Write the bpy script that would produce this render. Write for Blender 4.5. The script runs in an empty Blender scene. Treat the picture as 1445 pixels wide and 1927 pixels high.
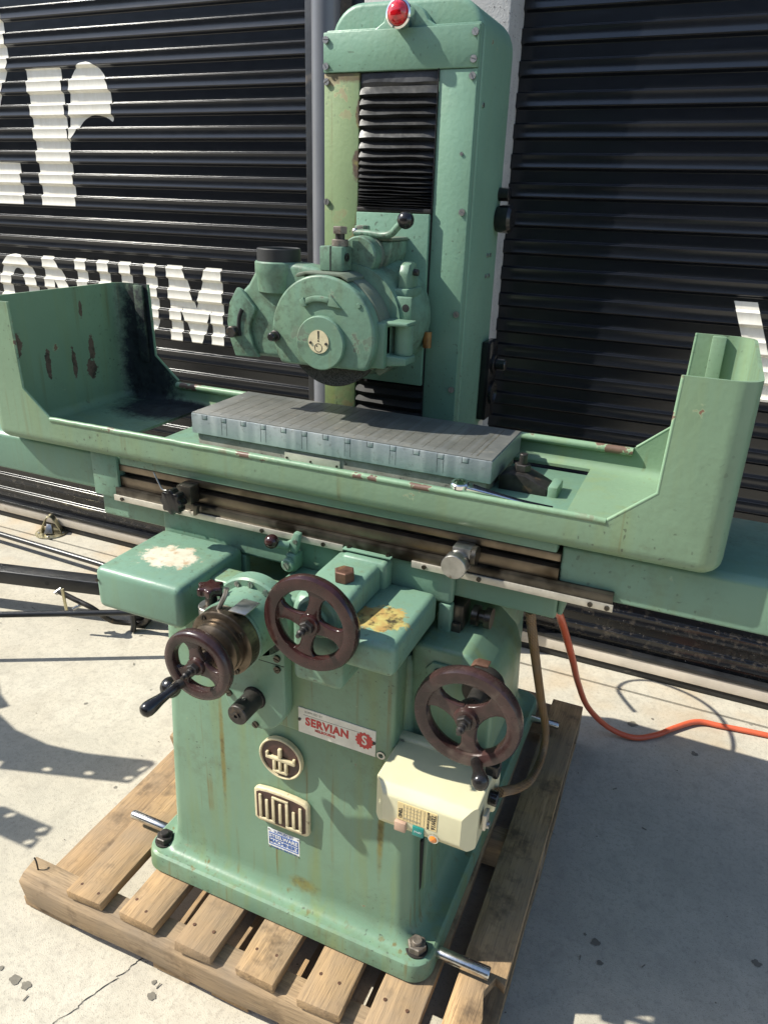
import bpy, bmesh, math, random
from mathutils import Vector, Matrix, noise
random.seed(7)
R = math.radians
SC = bpy.context.scene
COL = SC.collection
PI = math.pi

# ------------------------------------------------------------------ camera, sky, sun, exposure
cam_d = bpy.data.cameras.new('camera')
cam_d.sensor_fit = 'VERTICAL'; cam_d.sensor_height = 24.0; cam_d.lens = 24.0*1378.93/1927.0
cam_d.clip_start = 0.02; cam_d.clip_end = 400
cam = bpy.data.objects.new('camera', cam_d); COL.objects.link(cam)
def cam_matrix(loc, pitch, yaw, roll):
    cy, sy, cp, sp = math.cos(yaw), math.sin(yaw), math.cos(pitch), math.sin(pitch)
    fwd = Vector((-sy*cp, cy*cp, -sp)); right = Vector((cy, sy, 0)); up = right.cross(fwd)
    r2 = math.cos(roll)*right + math.sin(roll)*up; u2 = -math.sin(roll)*right + math.cos(roll)*up
    m = Matrix((r2, u2, -fwd)).transposed().to_4x4(); m.translation = Vector(loc); return m
cam.matrix_world = cam_matrix((0.58717, -1.1097, 1.49417), 0.40085, 0.40548, 0.03188)
SC.camera = cam

SUN = Vector((0.95, 0.37, -1.0)).normalized()          # direction the light travels
world = bpy.data.worlds.new('World'); SC.world = world; world.use_nodes = True
wn = world.node_tree.nodes; wl = world.node_tree.links
bg = wn['Background']; sky = wn.new('ShaderNodeTexSky'); sky.sky_type = 'NISHITA'; sky.sun_disc = False
sky.sun_elevation = math.asin(-SUN.z); sky.sun_rotation = math.atan2(-SUN.x, -SUN.y)
sky.air_density = 1.0; sky.dust_density = 1.0; sky.ozone_density = 1.0
wl.new(sky.outputs[0], bg.inputs[0]); bg.inputs[1].default_value = 0.15
sun_d = bpy.data.lights.new('sun', 'SUN'); sun_d.energy = 4.7; sun_d.angle = R(0.53); sun_d.color = (1.0, 0.965, 0.86)
sun = bpy.data.objects.new('sun', sun_d); COL.objects.link(sun)
sun.rotation_euler = SUN.to_track_quat('-Z', 'Y').to_euler(); sun.location = (-4, -2, 6)
SC.view_settings.view_transform = 'Standard'; SC.view_settings.look = 'None'
SC.view_settings.gamma = 1.0; SC.view_settings.use_curve_mapping = False; SC.view_settings.exposure = 0.68

# ------------------------------------------------------------------ materials
class NT:
    def __init__(s, name):
        s.m = bpy.data.materials.new(name); s.m.use_nodes = True
        s.t = s.m.node_tree; s.n = s.t.nodes; s.b = s.n['Principled BSDF']
        s.co = s.n.new('ShaderNodeTexCoord').outputs['Object']
    def link(s, a, b): s.t.links.new(a, b); return s
    def noise(s, scale, detail=4, rough=0.55, vec=None, out=0, dist=0.0):
        n = s.n.new('ShaderNodeTexNoise'); n.inputs['Scale'].default_value = scale; n.inputs['Detail'].default_value = detail
        n.inputs['Roughness'].default_value = rough; n.inputs['Distortion'].default_value = dist
        s.link(vec or s.co, n.inputs['Vector']); return n.outputs[out]
    def mapping(s, scale=(1, 1, 1), loc=(0, 0, 0), rot=(0, 0, 0), vec=None):
        n = s.n.new('ShaderNodeMapping'); n.inputs['Scale'].default_value = scale; n.inputs['Location'].default_value = loc; n.inputs['Rotation'].default_value = rot
        s.link(vec or s.co, n.inputs['Vector']); return n.outputs[0]
    def ramp(s, f, a, b, ca=(0, 0, 0, 1), cb=(1, 1, 1, 1)):
        n = s.n.new('ShaderNodeValToRGB'); e = n.color_ramp.elements
        e[0].position, e[0].color, e[1].position, e[1].color = a, ca, b, cb; s.link(f, n.inputs[0]); return n.outputs[0]
    def mix(s, f, a, b, mode='MIX'):
        n = s.n.new('ShaderNodeMixRGB'); n.blend_type = mode
        for i, v in ((0, f), (1, a), (2, b)):
            if isinstance(v, (int, float)): n.inputs[i].default_value = v if i == 0 else (v, v, v, 1)
            elif isinstance(v, tuple): n.inputs[i].default_value = v if len(v) == 4 else (*v, 1)
            else: s.link(v, n.inputs[i])
        return n.outputs[0]
    def math(s, op, a, b=0.0, c=None):
        n = s.n.new('ShaderNodeMath'); n.operation = op
        for i, v in enumerate((a, b, c)):
            if v is None: continue
            if isinstance(v, (int, float)): n.inputs[i].default_value = v
            else: s.link(v, n.inputs[i])
        return n.outputs[0]
    def sep(s, i, vec=None):
        n = s.n.new('ShaderNodeSeparateXYZ'); s.link(vec or s.co, n.inputs[0]); return n.outputs[i]
    def bump(s, h, strength=0.3, dist=0.002, normal=None):
        n = s.n.new('ShaderNodeBump'); n.inputs['Strength'].default_value = strength; n.inputs['Distance'].default_value = dist
        s.link(h, n.inputs['Height'])
        if normal: s.link(normal, n.inputs['Normal'])
        s.link(n.outputs[0], s.b.inputs['Normal']); return n.outputs[0]
    def set(s, **k):
        names = dict(col='Base Color', rough='Roughness', metal='Metallic', spec='Specular IOR Level', coat='Coat Weight', coatr='Coat Roughness', trans='Transmission Weight', ior='IOR', emit='Emission Color', es='Emission Strength')
        for a, v in k.items():
            i = s.b.inputs[names[a]]
            if isinstance(v, tuple): i.default_value = (*v, 1) if len(v) == 3 else v
            elif isinstance(v, (int, float)): i.default_value = v
            else: s.link(v, i)
        return s
    def rnd(s): return s.n.new('ShaderNodeObjectInfo').outputs['Random']

MAT = {}
def paint(name, base, chips=0.70, chipcol=(0.16, 0.09, 0.06), rough=0.36, streak=0.35, dirt=(0.10, 0.10, 0.055), patch=None, peel=0.42, grime=0.42):
    """old brush-painted cast iron: soft tone drift, run-off streaks, greasy speckle, chips down to primer"""
    t = NT(name)
    drift = t.noise(7, 2); fine = gr0 = t.noise(60, 2)
    dk = tuple(c*0.92 for c in base); lt = tuple(min(1, c*1.05) for c in base)
    c = t.mix(t.ramp(drift, 0.3, 0.7), dk, lt)
    yel = (base[0]*1.12, base[1]*0.92, base[2]*0.62)
    st = t.noise(1.0, 2, 0.6, vec=t.mapping((26, 26, 2.2)))
    c = t.mix(t.math('MULTIPLY', t.ramp(st, 0.50, 0.78), streak), c, yel)
    gr = t.noise(38, 3, 0.75); big = t.noise(4.0, 2)
    gm = t.math('MULTIPLY', t.ramp(gr, 0.50-0.08*grime, 0.70), t.ramp(big, 0.46-0.14*grime, 0.66))
    c = t.mix(t.math('MULTIPLY', gm, grime), c, dirt)
    run = t.noise(1.0, 2, 0.6, vec=t.mapping((70, 70, 1.6), (5, 3, 1))); c = t.mix(t.math('MULTIPLY', t.math('MULTIPLY', t.ramp(run, 0.60, 0.72), t.ramp(drift, 0.45, 0.6)), streak), c, (0.15, 0.135, 0.055))
    sp = t.noise(150, 0, 0.5); c = t.mix(t.math('MULTIPLY', t.math('MULTIPLY', t.ramp(sp, 0.74, 0.80), t.ramp(big, 0.45, 0.6)), 0.6), c, (0.05, 0.055, 0.04))
    ch = t.noise(17, 4, 0.68); where = t.noise(3.1, 2, vec=t.mapping(loc=(3, 1, 5)))
    cm = t.math('MULTIPLY', t.ramp(ch, chips-0.006, chips+0.006), t.ramp(where, 0.40, 0.50))
    halo = t.math('MULTIPLY', t.ramp(ch, chips-0.03, chips-0.01), t.ramp(where, 0.40, 0.50))
    c = t.mix(t.math('MULTIPLY', halo, 0.6), c, (base[0]*1.7, base[1]*1.35, base[2]*1.3))
    c = t.mix(cm, c, t.mix(fine, chipcol, tuple(v*1.45 for v in chipcol)))
    r = t.math('ADD', rough, t.math('MULTIPLY', t.ramp(gr, 0.35, 0.7), 0.07))
    if patch:
        for (cx, cy, cz, rx, ry, rz, pa, pb, dark, amp, w) in patch:
            v = t.mapping((1/rx, 1/ry, 1/rz), (-cx/rx, -cy/ry, -cz/rz))
            ln = t.n.new('ShaderNodeVectorMath'); ln.operation = 'LENGTH'; t.link(v, ln.inputs[0])
            d = t.math('ADD', ln.outputs['Value'], t.math('MULTIPLY', t.math('SUBTRACT', t.noise(46, 4, 0.75), 0.5), amp))
            m = t.ramp(d, 0.83-w, 0.83+w, (1, 1, 1, 1), (0, 0, 0, 1))
            pc = t.mix(t.ramp(t.noise(40, 2, 0.6), 0.36, 0.66), pa, pb)
            pc = t.mix(t.ramp(t.noise(62, 3, 0.6, vec=t.mapping(loc=(9, 9, 9))), 0.50, 0.68), pc, dark)
            c = t.mix(m, c, pc); r = t.mix(m, r, 0.8)
    t.set(col=c, rough=r, spec=0.36)
    h = t.mix(0.28, t.noise(110, 1), t.noise(24, 1))
    t.bump(h, peel*0.34, 0.003)
    MAT[name] = t.m; return t.m
GREEN = (0.158, 0.270, 0.195)
paint('paint', GREEN, chips=0.735)
paint('paint_base', (0.160, 0.260, 0.176), chips=0.71, streak=1.0, rough=0.34, grime=0.42, patch=[(.045, -.205, .232, .042, .05, .022, (.22, .22, .075), (.18, .18, .07), (.12, .11, .045), 1.2, .40), (-.135, -.19, .50, .007, .03, .17, (.19, .17, .06), (.17, .17, .07), (.12, .10, .04), .8, .45), (.205, -.19, .47, .009, .03, .16, (.19, .17, .06), (.17, .17, .07), (.12, .10, .04), .8, .45)])
BROWN = ((0.15, 0.095, 0.07), (0.12, 0.075, 0.055), (0.05, 0.038, 0.028), 1.7, .05); NEAR_BLACK = ((0.012, 0.016, 0.018), (0.022, 0.028, 0.028), (0.008, 0.008, 0.008), .7, .22)  # brown peel patches; near-black patches for the pan's left rear wall and floor
paint('paint_pan', (0.180, 0.272, 0.175), chips=0.70, streak=0.5, rough=0.34, peel=0.5, grime=0.26, patch=[(-.648, .118, 1.175, .02, .010, .035, *BROWN), (-.648, .112, 1.135, .02, .017, .026, *BROWN), (-.648, -.004, 1.165, .02, .008, .040, *BROWN), (-.648, .065, 1.155, .02, .007, .045, *BROWN), (-.648, .100, 1.262, .02, .007, .022, *BROWN), (-.648, -.075, 1.215, .02, .018, .030, *BROWN), (-.585, .235, 1.14, .115, .050, .32, *NEAR_BLACK), (-.50, .17, 1.052, .14, .12, .014, *NEAR_BLACK)])
paint('paint_rim', (0.19, 0.30, 0.19), chips=0.585, streak=0.3, chipcol=(0.12, 0.075, 0.055))
paint('paint_guard', (0.152, 0.252, 0.180), chips=0.62, chipcol=(0.10, 0.10, 0.08), dirt=(0.055, 0.052, 0.035), peel=0.5, grime=0.95)
paint('paint_dirty', (0.135, 0.165, 0.125), chips=0.62, chipcol=(0.09, 0.085, 0.07), dirt=(0.05, 0.048, 0.035), rough=0.55, peel=0.6)
paint('paint_column', (0.172, 0.296, 0.214), chips=0.74, streak=0.15, peel=0.6, grime=0.16)
paint('paint_strip', (0.205, 0.275, 0.135), chips=0.57, streak=0.9, chipcol=(0.20, 0.16, 0.09), rough=0.5, patch=[(-.072, .255, 1.555, .016, .02, .030, (.12, .085, .06), (.10, .07, .05), (.22, .19, .07), 1.0, .12), (-.072, .255, 1.640, .009, .02, .028, (.12, .085, .06), (.10, .07, .05), (.22, .19, .07), 1.0, .12), (-.074, .255, 1.40, .007, .02, .09, (.10, .085, .05), (.09, .07, .05), (.15, .14, .06), 1.2, .2), (-.09, .255, 1.70, .06, .02, .012, (.13, .11, .06), (.12, .09, .05), (.15, .14, .06), 1.2, .3)])
paint('paint_left_box', GREEN, chips=0.76, patch=[(-0.197, -0.212, 0.915, 0.058, 0.045, 0.05, (0.56, 0.52, 0.41), (0.50, 0.455, 0.34), (0.40, 0.29, 0.18), 1.9, .10)])
paint('paint_right_box', GREEN, chips=0.74, patch=[(0.212, -0.232, 0.915, 0.050, 0.042, 0.04, (0.33, 0.19, 0.06), (0.42, 0.37, 0.12), (0.045, 0.035, 0.015), 1.4, .06)])

def simple(name, col, rough=0.5, metal=0.0, var=0.25, scale=30, bump=0.12, bs=90, spec=0.5, dirt=None, da=0.55, **k):
    t = NT(name); n = t.noise(scale, 3, 0.65)
    c = t.mix(t.ramp(n, 0.3, 0.7), tuple(v*(1-var) for v in col), tuple(min(1, v*(1+var)) for v in col))
    if dirt: c = t.mix(t.ramp(t.noise(scale*0.6, 3, 0.7, vec=t.mapping(loc=(4, 2, 7))), da, da+0.09), c, dirt)
    t.set(col=c, rough=t.math('ADD', rough-0.07, t.math('MULTIPLY', n, 0.14)), metal=metal, spec=spec, **k)
    if bump: t.bump(t.noise(bs, 1), bump, 0.002)
    MAT[name] = t.m; return t.m
simple('steel', (0.42, 0.41, 0.39), 0.38, 1.0, 0.25, 40, dirt=(0.16, 0.11, 0.07), da=0.62)
simple('bright_steel', (0.62, 0.61, 0.58), 0.24, 1.0, 0.15, 60)
simple('oily_steel', (0.085, 0.075, 0.06), 0.30, 0.75, 0.5, 16, dirt=(0.028, 0.022, 0.015), da=0.5)
simple('way_steel', (0.17, 0.135, 0.095), 0.36, 0.8, 0.45, 12, dirt=(0.05, 0.035, 0.02), da=0.53)
simple('rust_iron', (0.12, 0.062, 0.04), 0.55, 0.45, 0.4, 55, dirt=(0.22, 0.12, 0.06), da=0.6)
simple('dark_iron', (0.055, 0.05, 0.046), 0.45, 0.6, 0.4, 40, dirt=(0.13, 0.09, 0.06), da=0.62)
simple('bakelite', (0.012, 0.011, 0.011), 0.22, 0, 0.3, 30, bump=0.03)
simple('maroon', (0.030, 0.011, 0.010), 0.17, 0, 0.55, 22, bump=0.06, dirt=(0.07, 0.036, 0.026), da=0.60)
simple('maroon_worn', (0.040, 0.020, 0.018), 0.27, 0, 0.5, 22, bump=0.15, dirt=(0.075, 0.052, 0.042), da=0.57)
simple('brass_dial', (0.135, 0.105, 0.075), 0.34, 0.85, 0.4, 26, dirt=(0.05, 0.035, 0.02), da=0.55)
simple('cream_plastic', (0.58, 0.545, 0.36), 0.38, 0, 0.06, 14, bump=0.05, dirt=(0.30, 0.26, 0.14), da=0.70)
simple('cream_enamel', (0.58, 0.50, 0.32), 0.45, 0, 0.15, 60, dirt=(0.12, 0.07, 0.04), da=0.66)
simple('brown_enamel', (0.050, 0.020, 0.016), 0.4, 0, 0.4, 50)
simple('aluminium', (0.56, 0.52, 0.44), 0.45, 0.6, 0.12, 50, dirt=(0.30, 0.24, 0.16), da=0.64)
simple('rail_alu', (0.58, 0.52, 0.44), 0.55, 0.15, 0.12, 9, dirt=(0.32, 0.25, 0.18), da=0.6)
simple('plate_white', (0.66, 0.63, 0.55), 0.45, 0.1, 0.12, 40, bump=0.03, dirt=(0.38, 0.33, 0.24), da=0.66)
simple('print_red', (0.50, 0.035, 0.03), 0.5, 0, 0.15, 60, bump=0)
simple('print_blue', (0.035, 0.11, 0.36), 0.45, 0, 0.12, 60, bump=0)
simple('print_white', (0.72, 0.72, 0.70), 0.45, 0, 0.08, 60, bump=0)
simple('print_black', (0.02, 0.018, 0.016), 0.5, 0, 0.2, 60, bump=0)
simple('print_grey', (0.30, 0.28, 0.22), 0.5, 0, 0.2, 60, bump=0)
simple('label_cream', (0.66, 0.52, 0.26), 0.5, 0, 0.08, 60, bump=0.02)
simple('rubber', (0.016, 0.016, 0.016), 0.6, 0, 0.3, 30, dirt=(0.07, 0.062, 0.05), da=0.66)
simple('bellows', (0.020, 0.020, 0.021), 0.42, 0, 0.4, 20, bump=0.5, bs=60, dirt=(0.10, 0.095, 0.085), da=0.72)
simple('slot_black', (0.008, 0.008, 0.008), 0.7, 0, 0.2, 30, bump=0)
simple('black_paint', (0.016, 0.017, 0.019), 0.33, 0, 0.4, 12, bump=0.15, dirt=(0.09, 0.075, 0.06), da=0.62)
simple('zinc_yellow', (0.55, 0.50, 0.33), 0.34, 0.9, 0.2, 30, dirt=(0.30, 0.24, 0.14), da=0.6)
simple('chrome', (0.75, 0.74, 0.72), 0.14, 1.0, 0.05, 40, bump=0.02)
simple('pvc_grey', (0.135, 0.14, 0.155), 0.34, 0, 0.08, 6, bump=0.06, bs=14)
simple('orange_cord', (0.62, 0.115, 0.05), 0.42, 0, 0.12, 16, bump=0.05, dirt=(0.30, 0.09, 0.05), da=0.66)
simple('teal_button', (0.008, 0.19, 0.165), 0.4, 0, 0.1, 40, bump=0)
simple('pink_button', (0.42, 0.28, 0.20), 0.5, 0, 0.1, 40, bump=0)
simple('amber_lens', (0.75, 0.22, 0.03), 0.15, 0, 0.35, 200, bump=0.4, bs=300, coat=0.6)
simple('red_lens', (0.55, 0.006, 0.012), 0.08, 0, 0.45, 130, bump=0.25, bs=120, coat=1.0)
simple('tan_glass', (0.22, 0.10, 0.03), 0.15, 0, 0.5, 40)
simple('abrasive', (0.075, 0.068, 0.06), 0.95, 0, 0.7, 420, bump=1.0, bs=420, spec=0.2)
simple('blocker_grey', (0.055, 0.058, 0.06), 0.7, 0, 0.2, 2, bump=0)  # dark grey for the added building that holds back fill light
simple('pole_brass', (0.185, 0.175, 0.14), 0.4, 0.5, 0.3, 60, bump=0)
simple('nut_grey', (0.17, 0.145, 0.12), 0.48, 0.45, 0.4, 70, bump=0.3, dirt=(0.10, 0.065, 0.04), da=0.58)
simple('nail', (0.05, 0.04, 0.035), 0.5, 0.5, 0.3, 40)

def mk_wood(name, axis, base=(0.40, 0.265, 0.145), weather=0.35):
    t = NT(name); sc = [26, 26, 26]; sc[axis] = 1.6
    rn = t.rnd(); off = t.n.new('ShaderNodeCombineXYZ'); t.link(t.math('MULTIPLY', rn, 37.0), off.inputs[0]); t.link(t.math('MULTIPLY', rn, 11.0), off.inputs[2])
    add = t.n.new('ShaderNodeVectorMath'); t.link(t.co, add.inputs[0]); t.link(off.outputs[0], add.inputs[1])
    v = add.outputs[0]; g = t.noise(1.6, 3, 0.65, vec=t.mapping(tuple(sc), vec=v), dist=0.6); fine = t.noise(5, 2, 0.7, vec=t.mapping(tuple(c*2.4 for c in sc), vec=v))
    d = tuple(c*0.60 for c in base); l = tuple(min(1, c*1.32) for c in base)
    c = t.mix(t.ramp(g, 0.30, 0.72), l, d)
    c = t.mix(t.math('MULTIPLY', t.ramp(fine, 0.50, 0.70), 0.75), c, tuple(c*0.42 for c in base))
    c = t.mix(t.math('MULTIPLY', t.ramp(t.noise(5, 4, 0.6, vec=v), 0.40, 0.62), weather), c, (0.235, 0.195, 0.15))
    c = t.mix(t.math('MULTIPLY', t.ramp(t.noise(11, 4, 0.7, vec=v), 0.52, 0.68), 0.8), c, (0.085, 0.058, 0.038))
    c = t.mix(t.math('MULTIPLY', rn, 0.55), c, (0.25, 0.18, 0.115))
    kn = t.n.new('ShaderNodeTexVoronoi'); kn.inputs['Scale'].default_value = 4.2; t.link(t.mapping(tuple(1.9 if i != axis else 1.0 for i in range(3)), vec=v), kn.inputs['Vector'])
    c = t.mix(t.ramp(kn.outputs['Distance'], 0.045, 0.085, (0.85,)*3+(1,), (0, 0, 0, 1)), c, (0.09, 0.045, 0.022))
    t.set(col=c, rough=0.78, spec=0.25); t.bump(t.mix(0.5, g, fine), 0.55, 0.004)
    MAT[name] = t.m
mk_wood('wood_y', 1, (0.43, 0.275, 0.135), 0.5); mk_wood('wood_x', 0, (0.38, 0.27, 0.16), 0.7)

def mk_concrete():
    t = NT('concrete'); a = t.noise(0.9, 3, 0.6); b = t.noise(9, 3, 0.62); c_ = t.noise(90, 2, 0.6); d_ = t.noise(420, 0, 0.5)
    c = t.mix(t.ramp(a, 0.32, 0.70), (0.41, 0.375, 0.30), (0.55, 0.51, 0.42))
    c = t.mix(t.math('MULTIPLY', t.ramp(b, 0.36, 0.68), 0.55), c, (0.50, 0.455, 0.365))
    c = t.mix(t.math('MULTIPLY', t.ramp(t.noise(24, 4, 0.7, dist=0.5), 0.46, 0.70), 0.55), c, (0.34, 0.31, 0.255))
    c = t.mix(t.math('MULTIPLY', t.ramp(c_, 0.52, 0.70), 0.50), c, (0.30, 0.275, 0.23))
    c = t.mix(t.math('MULTIPLY', t.ramp(t.noise(5.5, 4, 0.68, vec=t.mapping(loc=(2, 8, 0))), 0.48, 0.66), 0.45), c, (0.36, 0.335, 0.275))
    c = t.mix(t.ramp(d_, 0.70, 0.76, (0, 0, 0, 1), (0.6,)*3+(1,)), c, (0.16, 0.14, 0.115))
    rust = t.math('MULTIPLY', t.ramp(t.noise(2.4, 3, 0.62, vec=t.mapping(loc=(7, 3, 0))), 0.50, 0.68), 0.38)
    y = t.ramp(t.sep(1), 0.70, 1.05)
    c = t.mix(t.math('MULTIPLY', rust, t.math('ADD', 0.15, t.math('MULTIPLY', y, 1.3))), c, (0.46, 0.31, 0.16))
    v = t.n.new('ShaderNodeTexVoronoi'); v.inputs['Scale'].default_value = 9.0; v.inputs['Randomness'].default_value = 1.0
    t.link(t.mapping((1, 1, 0)), v.inputs['Vector'])
    spot = t.math('MULTIPLY', t.ramp(t.math('ADD', v.outputs['Distance'], t.math('MULTIPLY', t.math('SUBTRACT', t.noise(60, 3), 0.5), 0.12)), 0.045, 0.06, (1, 1, 1, 1), (0, 0, 0, 1)), t.ramp(t.noise(3.5, 1), 0.53, 0.58))
    c = t.mix(t.math('MULTIPLY', spot, 0.75), c, (0.085, 0.08, 0.07))
    t.set(col=c, rough=0.86, spec=0.28)
    t.bump(t.mix(0.5, c_, d_), 0.35, 0.003)
    MAT['concrete'] = t.m
    t = NT('stain'); n = t.noise(60, 5, 0.7); t.set(col=t.mix(n, (0.075, 0.068, 0.055), (0.25, 0.225, 0.175)), rough=0.75); MAT['stain'] = t.m
    t = NT('pillar_concrete'); n = t.noise(14, 3, 0.65); p = t.noise(170, 1, 0.6)
    c = t.mix(t.ramp(n, 0.3, 0.7), (0.36, 0.355, 0.345), (0.46, 0.45, 0.43)); c = t.mix(t.ramp(p, 0.66, 0.72), c, (0.16, 0.155, 0.15))
    t.set(col=c, rough=0.85); t.bump(p, 0.3, 0.003); MAT['pillar_concrete'] = t.m
mk_concrete()

def mk_shutter():
    t = NT('shutter_black'); n = t.noise(3.0, 4, 0.6, vec=t.mapping((0.6, 4, 9)))
    c = t.mix(t.ramp(n, 0.35, 0.7), (0.0045, 0.0055, 0.008), (0.008, 0.009, 0.012))
    z = t.ramp(t.sep(2), 0.10, 0.75, (1, 1, 1, 1), (0, 0, 0, 1))
    du = t.math('MULTIPLY', t.ramp(t.noise(30, 6, 0.72), 0.52, 0.74), z)
    c = t.mix(t.math('MULTIPLY', du, 0.45), c, (0.20, 0.165, 0.125))
    sp = t.math('MULTIPLY', t.ramp(t.noise(160, 2, 0.5), 0.74, 0.78), z); c = t.mix(sp, c, (0.5, 0.47, 0.42))
    t.set(col=c, rough=t.math('ADD', 0.19, t.math('MULTIPLY', t.noise(18, 2, vec=t.mapping((1, 1, 3))), 0.10)), spec=0.6)
    t.bump(t.noise(5, 2, vec=t.mapping((0.9, 1, 3))), 0.07, 0.006); MAT['shutter_black'] = t.m
    t = NT('letter_white'); n = t.noise(20, 5, 0.65, vec=t.mapping((3, 1, 1)))
    t.set(col=t.mix(t.ramp(n, 0.3, 0.75), (0.80, 0.77, 0.70), (0.70, 0.66, 0.57)), rough=0.45); MAT['letter_white'] = t.m
mk_shutter()

def mk_chuck():
    t = NT('chuck_top'); x, y = t.sep(0), t.sep(1)
    fine = t.math('FRACT', t.math('MULTIPLY', y, 1/0.0056)); gap = t.ramp(fine, 0.62, 0.72)
    col = t.math('FRACT', t.math('MULTIPLY', t.math('ADD', x, 1.0), 1/0.0445)); cg = t.ramp(col, 0.10, 0.16)
    m = t.math('MULTIPLY', gap, cg)
    inx = t.math('MULTIPLY', t.math('GREATER_THAN', x, -0.272), t.math('LESS_THAN', x, 0.262))
    iny = t.math('MULTIPLY', t.math('GREATER_THAN', y, 0.026), t.math('LESS_THAN', y, 0.172))
    m = t.math('MULTIPLY', m, t.math('MULTIPLY', inx, iny))
    st = t.mix(t.ramp(t.noise(9, 5, 0.65), 0.35, 0.68), (0.14, 0.145, 0.135), (0.24, 0.24, 0.22))
    st = t.mix(t.math('MULTIPLY', t.ramp(t.noise(40, 5, 0.7), 0.58, 0.7), 0.6), st, (0.30, 0.28, 0.23))
    br = t.mix(t.noise(50, 4), (0.12, 0.11, 0.075), (0.07, 0.065, 0.05))
    c = t.mix(t.math('MULTIPLY', m, 0.85), st, br)
    t.set(col=c, rough=t.math('ADD', 0.26, t.math('MULTIPLY', t.noise(14, 3), 0.22)), metal=0.25, spec=0.5)
    h = t.mix(0.5, t.noise(160, 3), m); t.bump(h, 0.15, 0.001); MAT['chuck_top'] = t.m
    t = NT('chuck_side'); n = t.noise(13, 6, 0.68, vec=t.mapping((1, 1, 0.5)))
    c = t.mix(t.ramp(n, 0.32, 0.70), (0.33, 0.375, 0.39), (0.50, 0.52, 0.51))
    c = t.mix(t.math('MULTIPLY', t.ramp(t.noise(70, 5, 0.7), 0.55, 0.70), 0.6), c, (0.12, 0.11, 0.09))
    band = t.noise(1.0, 1, 0.5, vec=t.mapping((44, 0.01, 0.6))); c = t.mix(t.math('MULTIPLY', t.ramp(band, 0.42, 0.60), 0.55), c, (0.20, 0.235, 0.25))
    t.set(col=c, rough=0.42, metal=0.4); t.bump(t.noise(120, 2), 0.2, 0.002); MAT['chuck_side'] = t.m
    t = NT('chuck_base'); n = t.noise(22, 6, 0.7)
    c = t.mix(t.ramp(n, 0.35, 0.68), (0.30, 0.285, 0.25), (0.17, 0.15, 0.12)); c = t.mix(t.ramp(t.noise(60, 6, 0.75), 0.58, 0.68), c, (0.05, 0.045, 0.035))
    t.set(col=c, rough=0.75, metal=0.2); t.bump(n, 0.5, 0.003); MAT['chuck_base'] = t.m
mk_chuck()
def mk_hose():
    t = NT('hose_braid'); w = t.n.new('ShaderNodeTexChecker'); w.inputs['Scale'].default_value = 330
    t.link(t.mapping((1, 1, 1), rot=(0.7, 0.5, 0.78)), w.inputs['Vector'])
    c = t.mix(w.outputs['Fac'], (0.10, 0.055, 0.025), (0.26, 0.165, 0.075)); c = t.mix(t.ramp(t.noise(25, 4), 0.45, 0.7), c, (0.17, 0.125, 0.09))
    t.set(col=c, rough=0.6, metal=0.2); t.bump(w.outputs['Fac'], 0.5, 0.002); MAT['hose_braid'] = t.m
mk_hose()

# ------------------------------------------------------------------ mesh helpers
def link(o, parent=None):
    COL.objects.link(o)
    if parent is not None:
        o.parent = parent; o.matrix_parent_inverse = parent.matrix_world.inverted()
    return o
def finish(bm, name, mat, parent=None, smooth=True, angle=35):
    bmesh.ops.recalc_face_normals(bm, faces=bm.faces)
    me = bpy.data.meshes.new(name); bm.to_mesh(me); bm.free()
    if mat: me.materials.append(MAT[mat])
    if smooth:
        me.polygons.foreach_set('use_smooth', [True]*len(me.polygons)); me.set_sharp_from_angle(angle=R(angle))
    return link(bpy.data.objects.new(name, me), parent)
def thing(name, label, cat, loc=(0, 0, 0), group=None):
    o = bpy.data.objects.new(name, None); o.empty_display_size = 0.1; COL.objects.link(o)
    o.location = loc; bpy.context.view_layer.update()
    o['label'] = label; o['category'] = cat
    if group: o['group'] = group
    return o
def tag(o, label, cat, group=None):
    o['label'] = label; o['category'] = cat
    if group: o['group'] = group
    return o
def struct(o): o['kind'] = 'structure'; return o

def bevel(bm, r, seg=3, edges=None, ang=25):
    if r <= 0: return
    es = edges if edges is not None else [e for e in bm.edges if len(e.link_faces) == 2 and e.calc_face_angle(0) > R(ang)]
    bmesh.ops.bevel(bm, geom=es, offset=r, segments=seg, profile=0.5, affect='EDGES', clamp_overlap=True)
def bm_box(x0, x1, y0, y1, z0, z1, bm=None):
    bm = bm or bmesh.new()
    r = bmesh.ops.create_cube(bm, size=1.0)
    bmesh.ops.transform(bm, matrix=Matrix.Translation(((x0+x1)/2, (y0+y1)/2, (z0+z1)/2)) @ Matrix.Diagonal((x1-x0, y1-y0, z1-z0, 1)), verts=r['verts'])
    return bm
def box(name, mat, x0, x1, y0, y1, z0, z1, r=0.002, parent=None, seg=2):
    bm = bm_box(x0, x1, y0, y1, z0, z1); bevel(bm, r, seg); return finish(bm, name, mat, parent)
def bm_prism(poly, axis, a, b, bm=None):
    bm = bm or bmesh.new()
    def pt(u, v, w): return {'y': (u, w, v), 'x': (w, u, v), 'z': (u, v, w)}[axis]
    A = [bm.verts.new(pt(u, v, a)) for u, v in poly]; B = [bm.verts.new(pt(u, v, b)) for u, v in poly]
    n = len(poly); bm.faces.new(A); bm.faces.new(B[::-1])
    for i in range(n): bm.faces.new((A[i], B[i], B[(i+1) % n], A[(i+1) % n]))
    return bm
def prism(name, mat, poly, axis, a, b, r=0.002, parent=None, seg=2, angle=35):
    bm = bm_prism(poly, axis, a, b); bmesh.ops.recalc_face_normals(bm, faces=bm.faces); bevel(bm, r, seg); return finish(bm, name, mat, parent, angle=angle)
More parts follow.
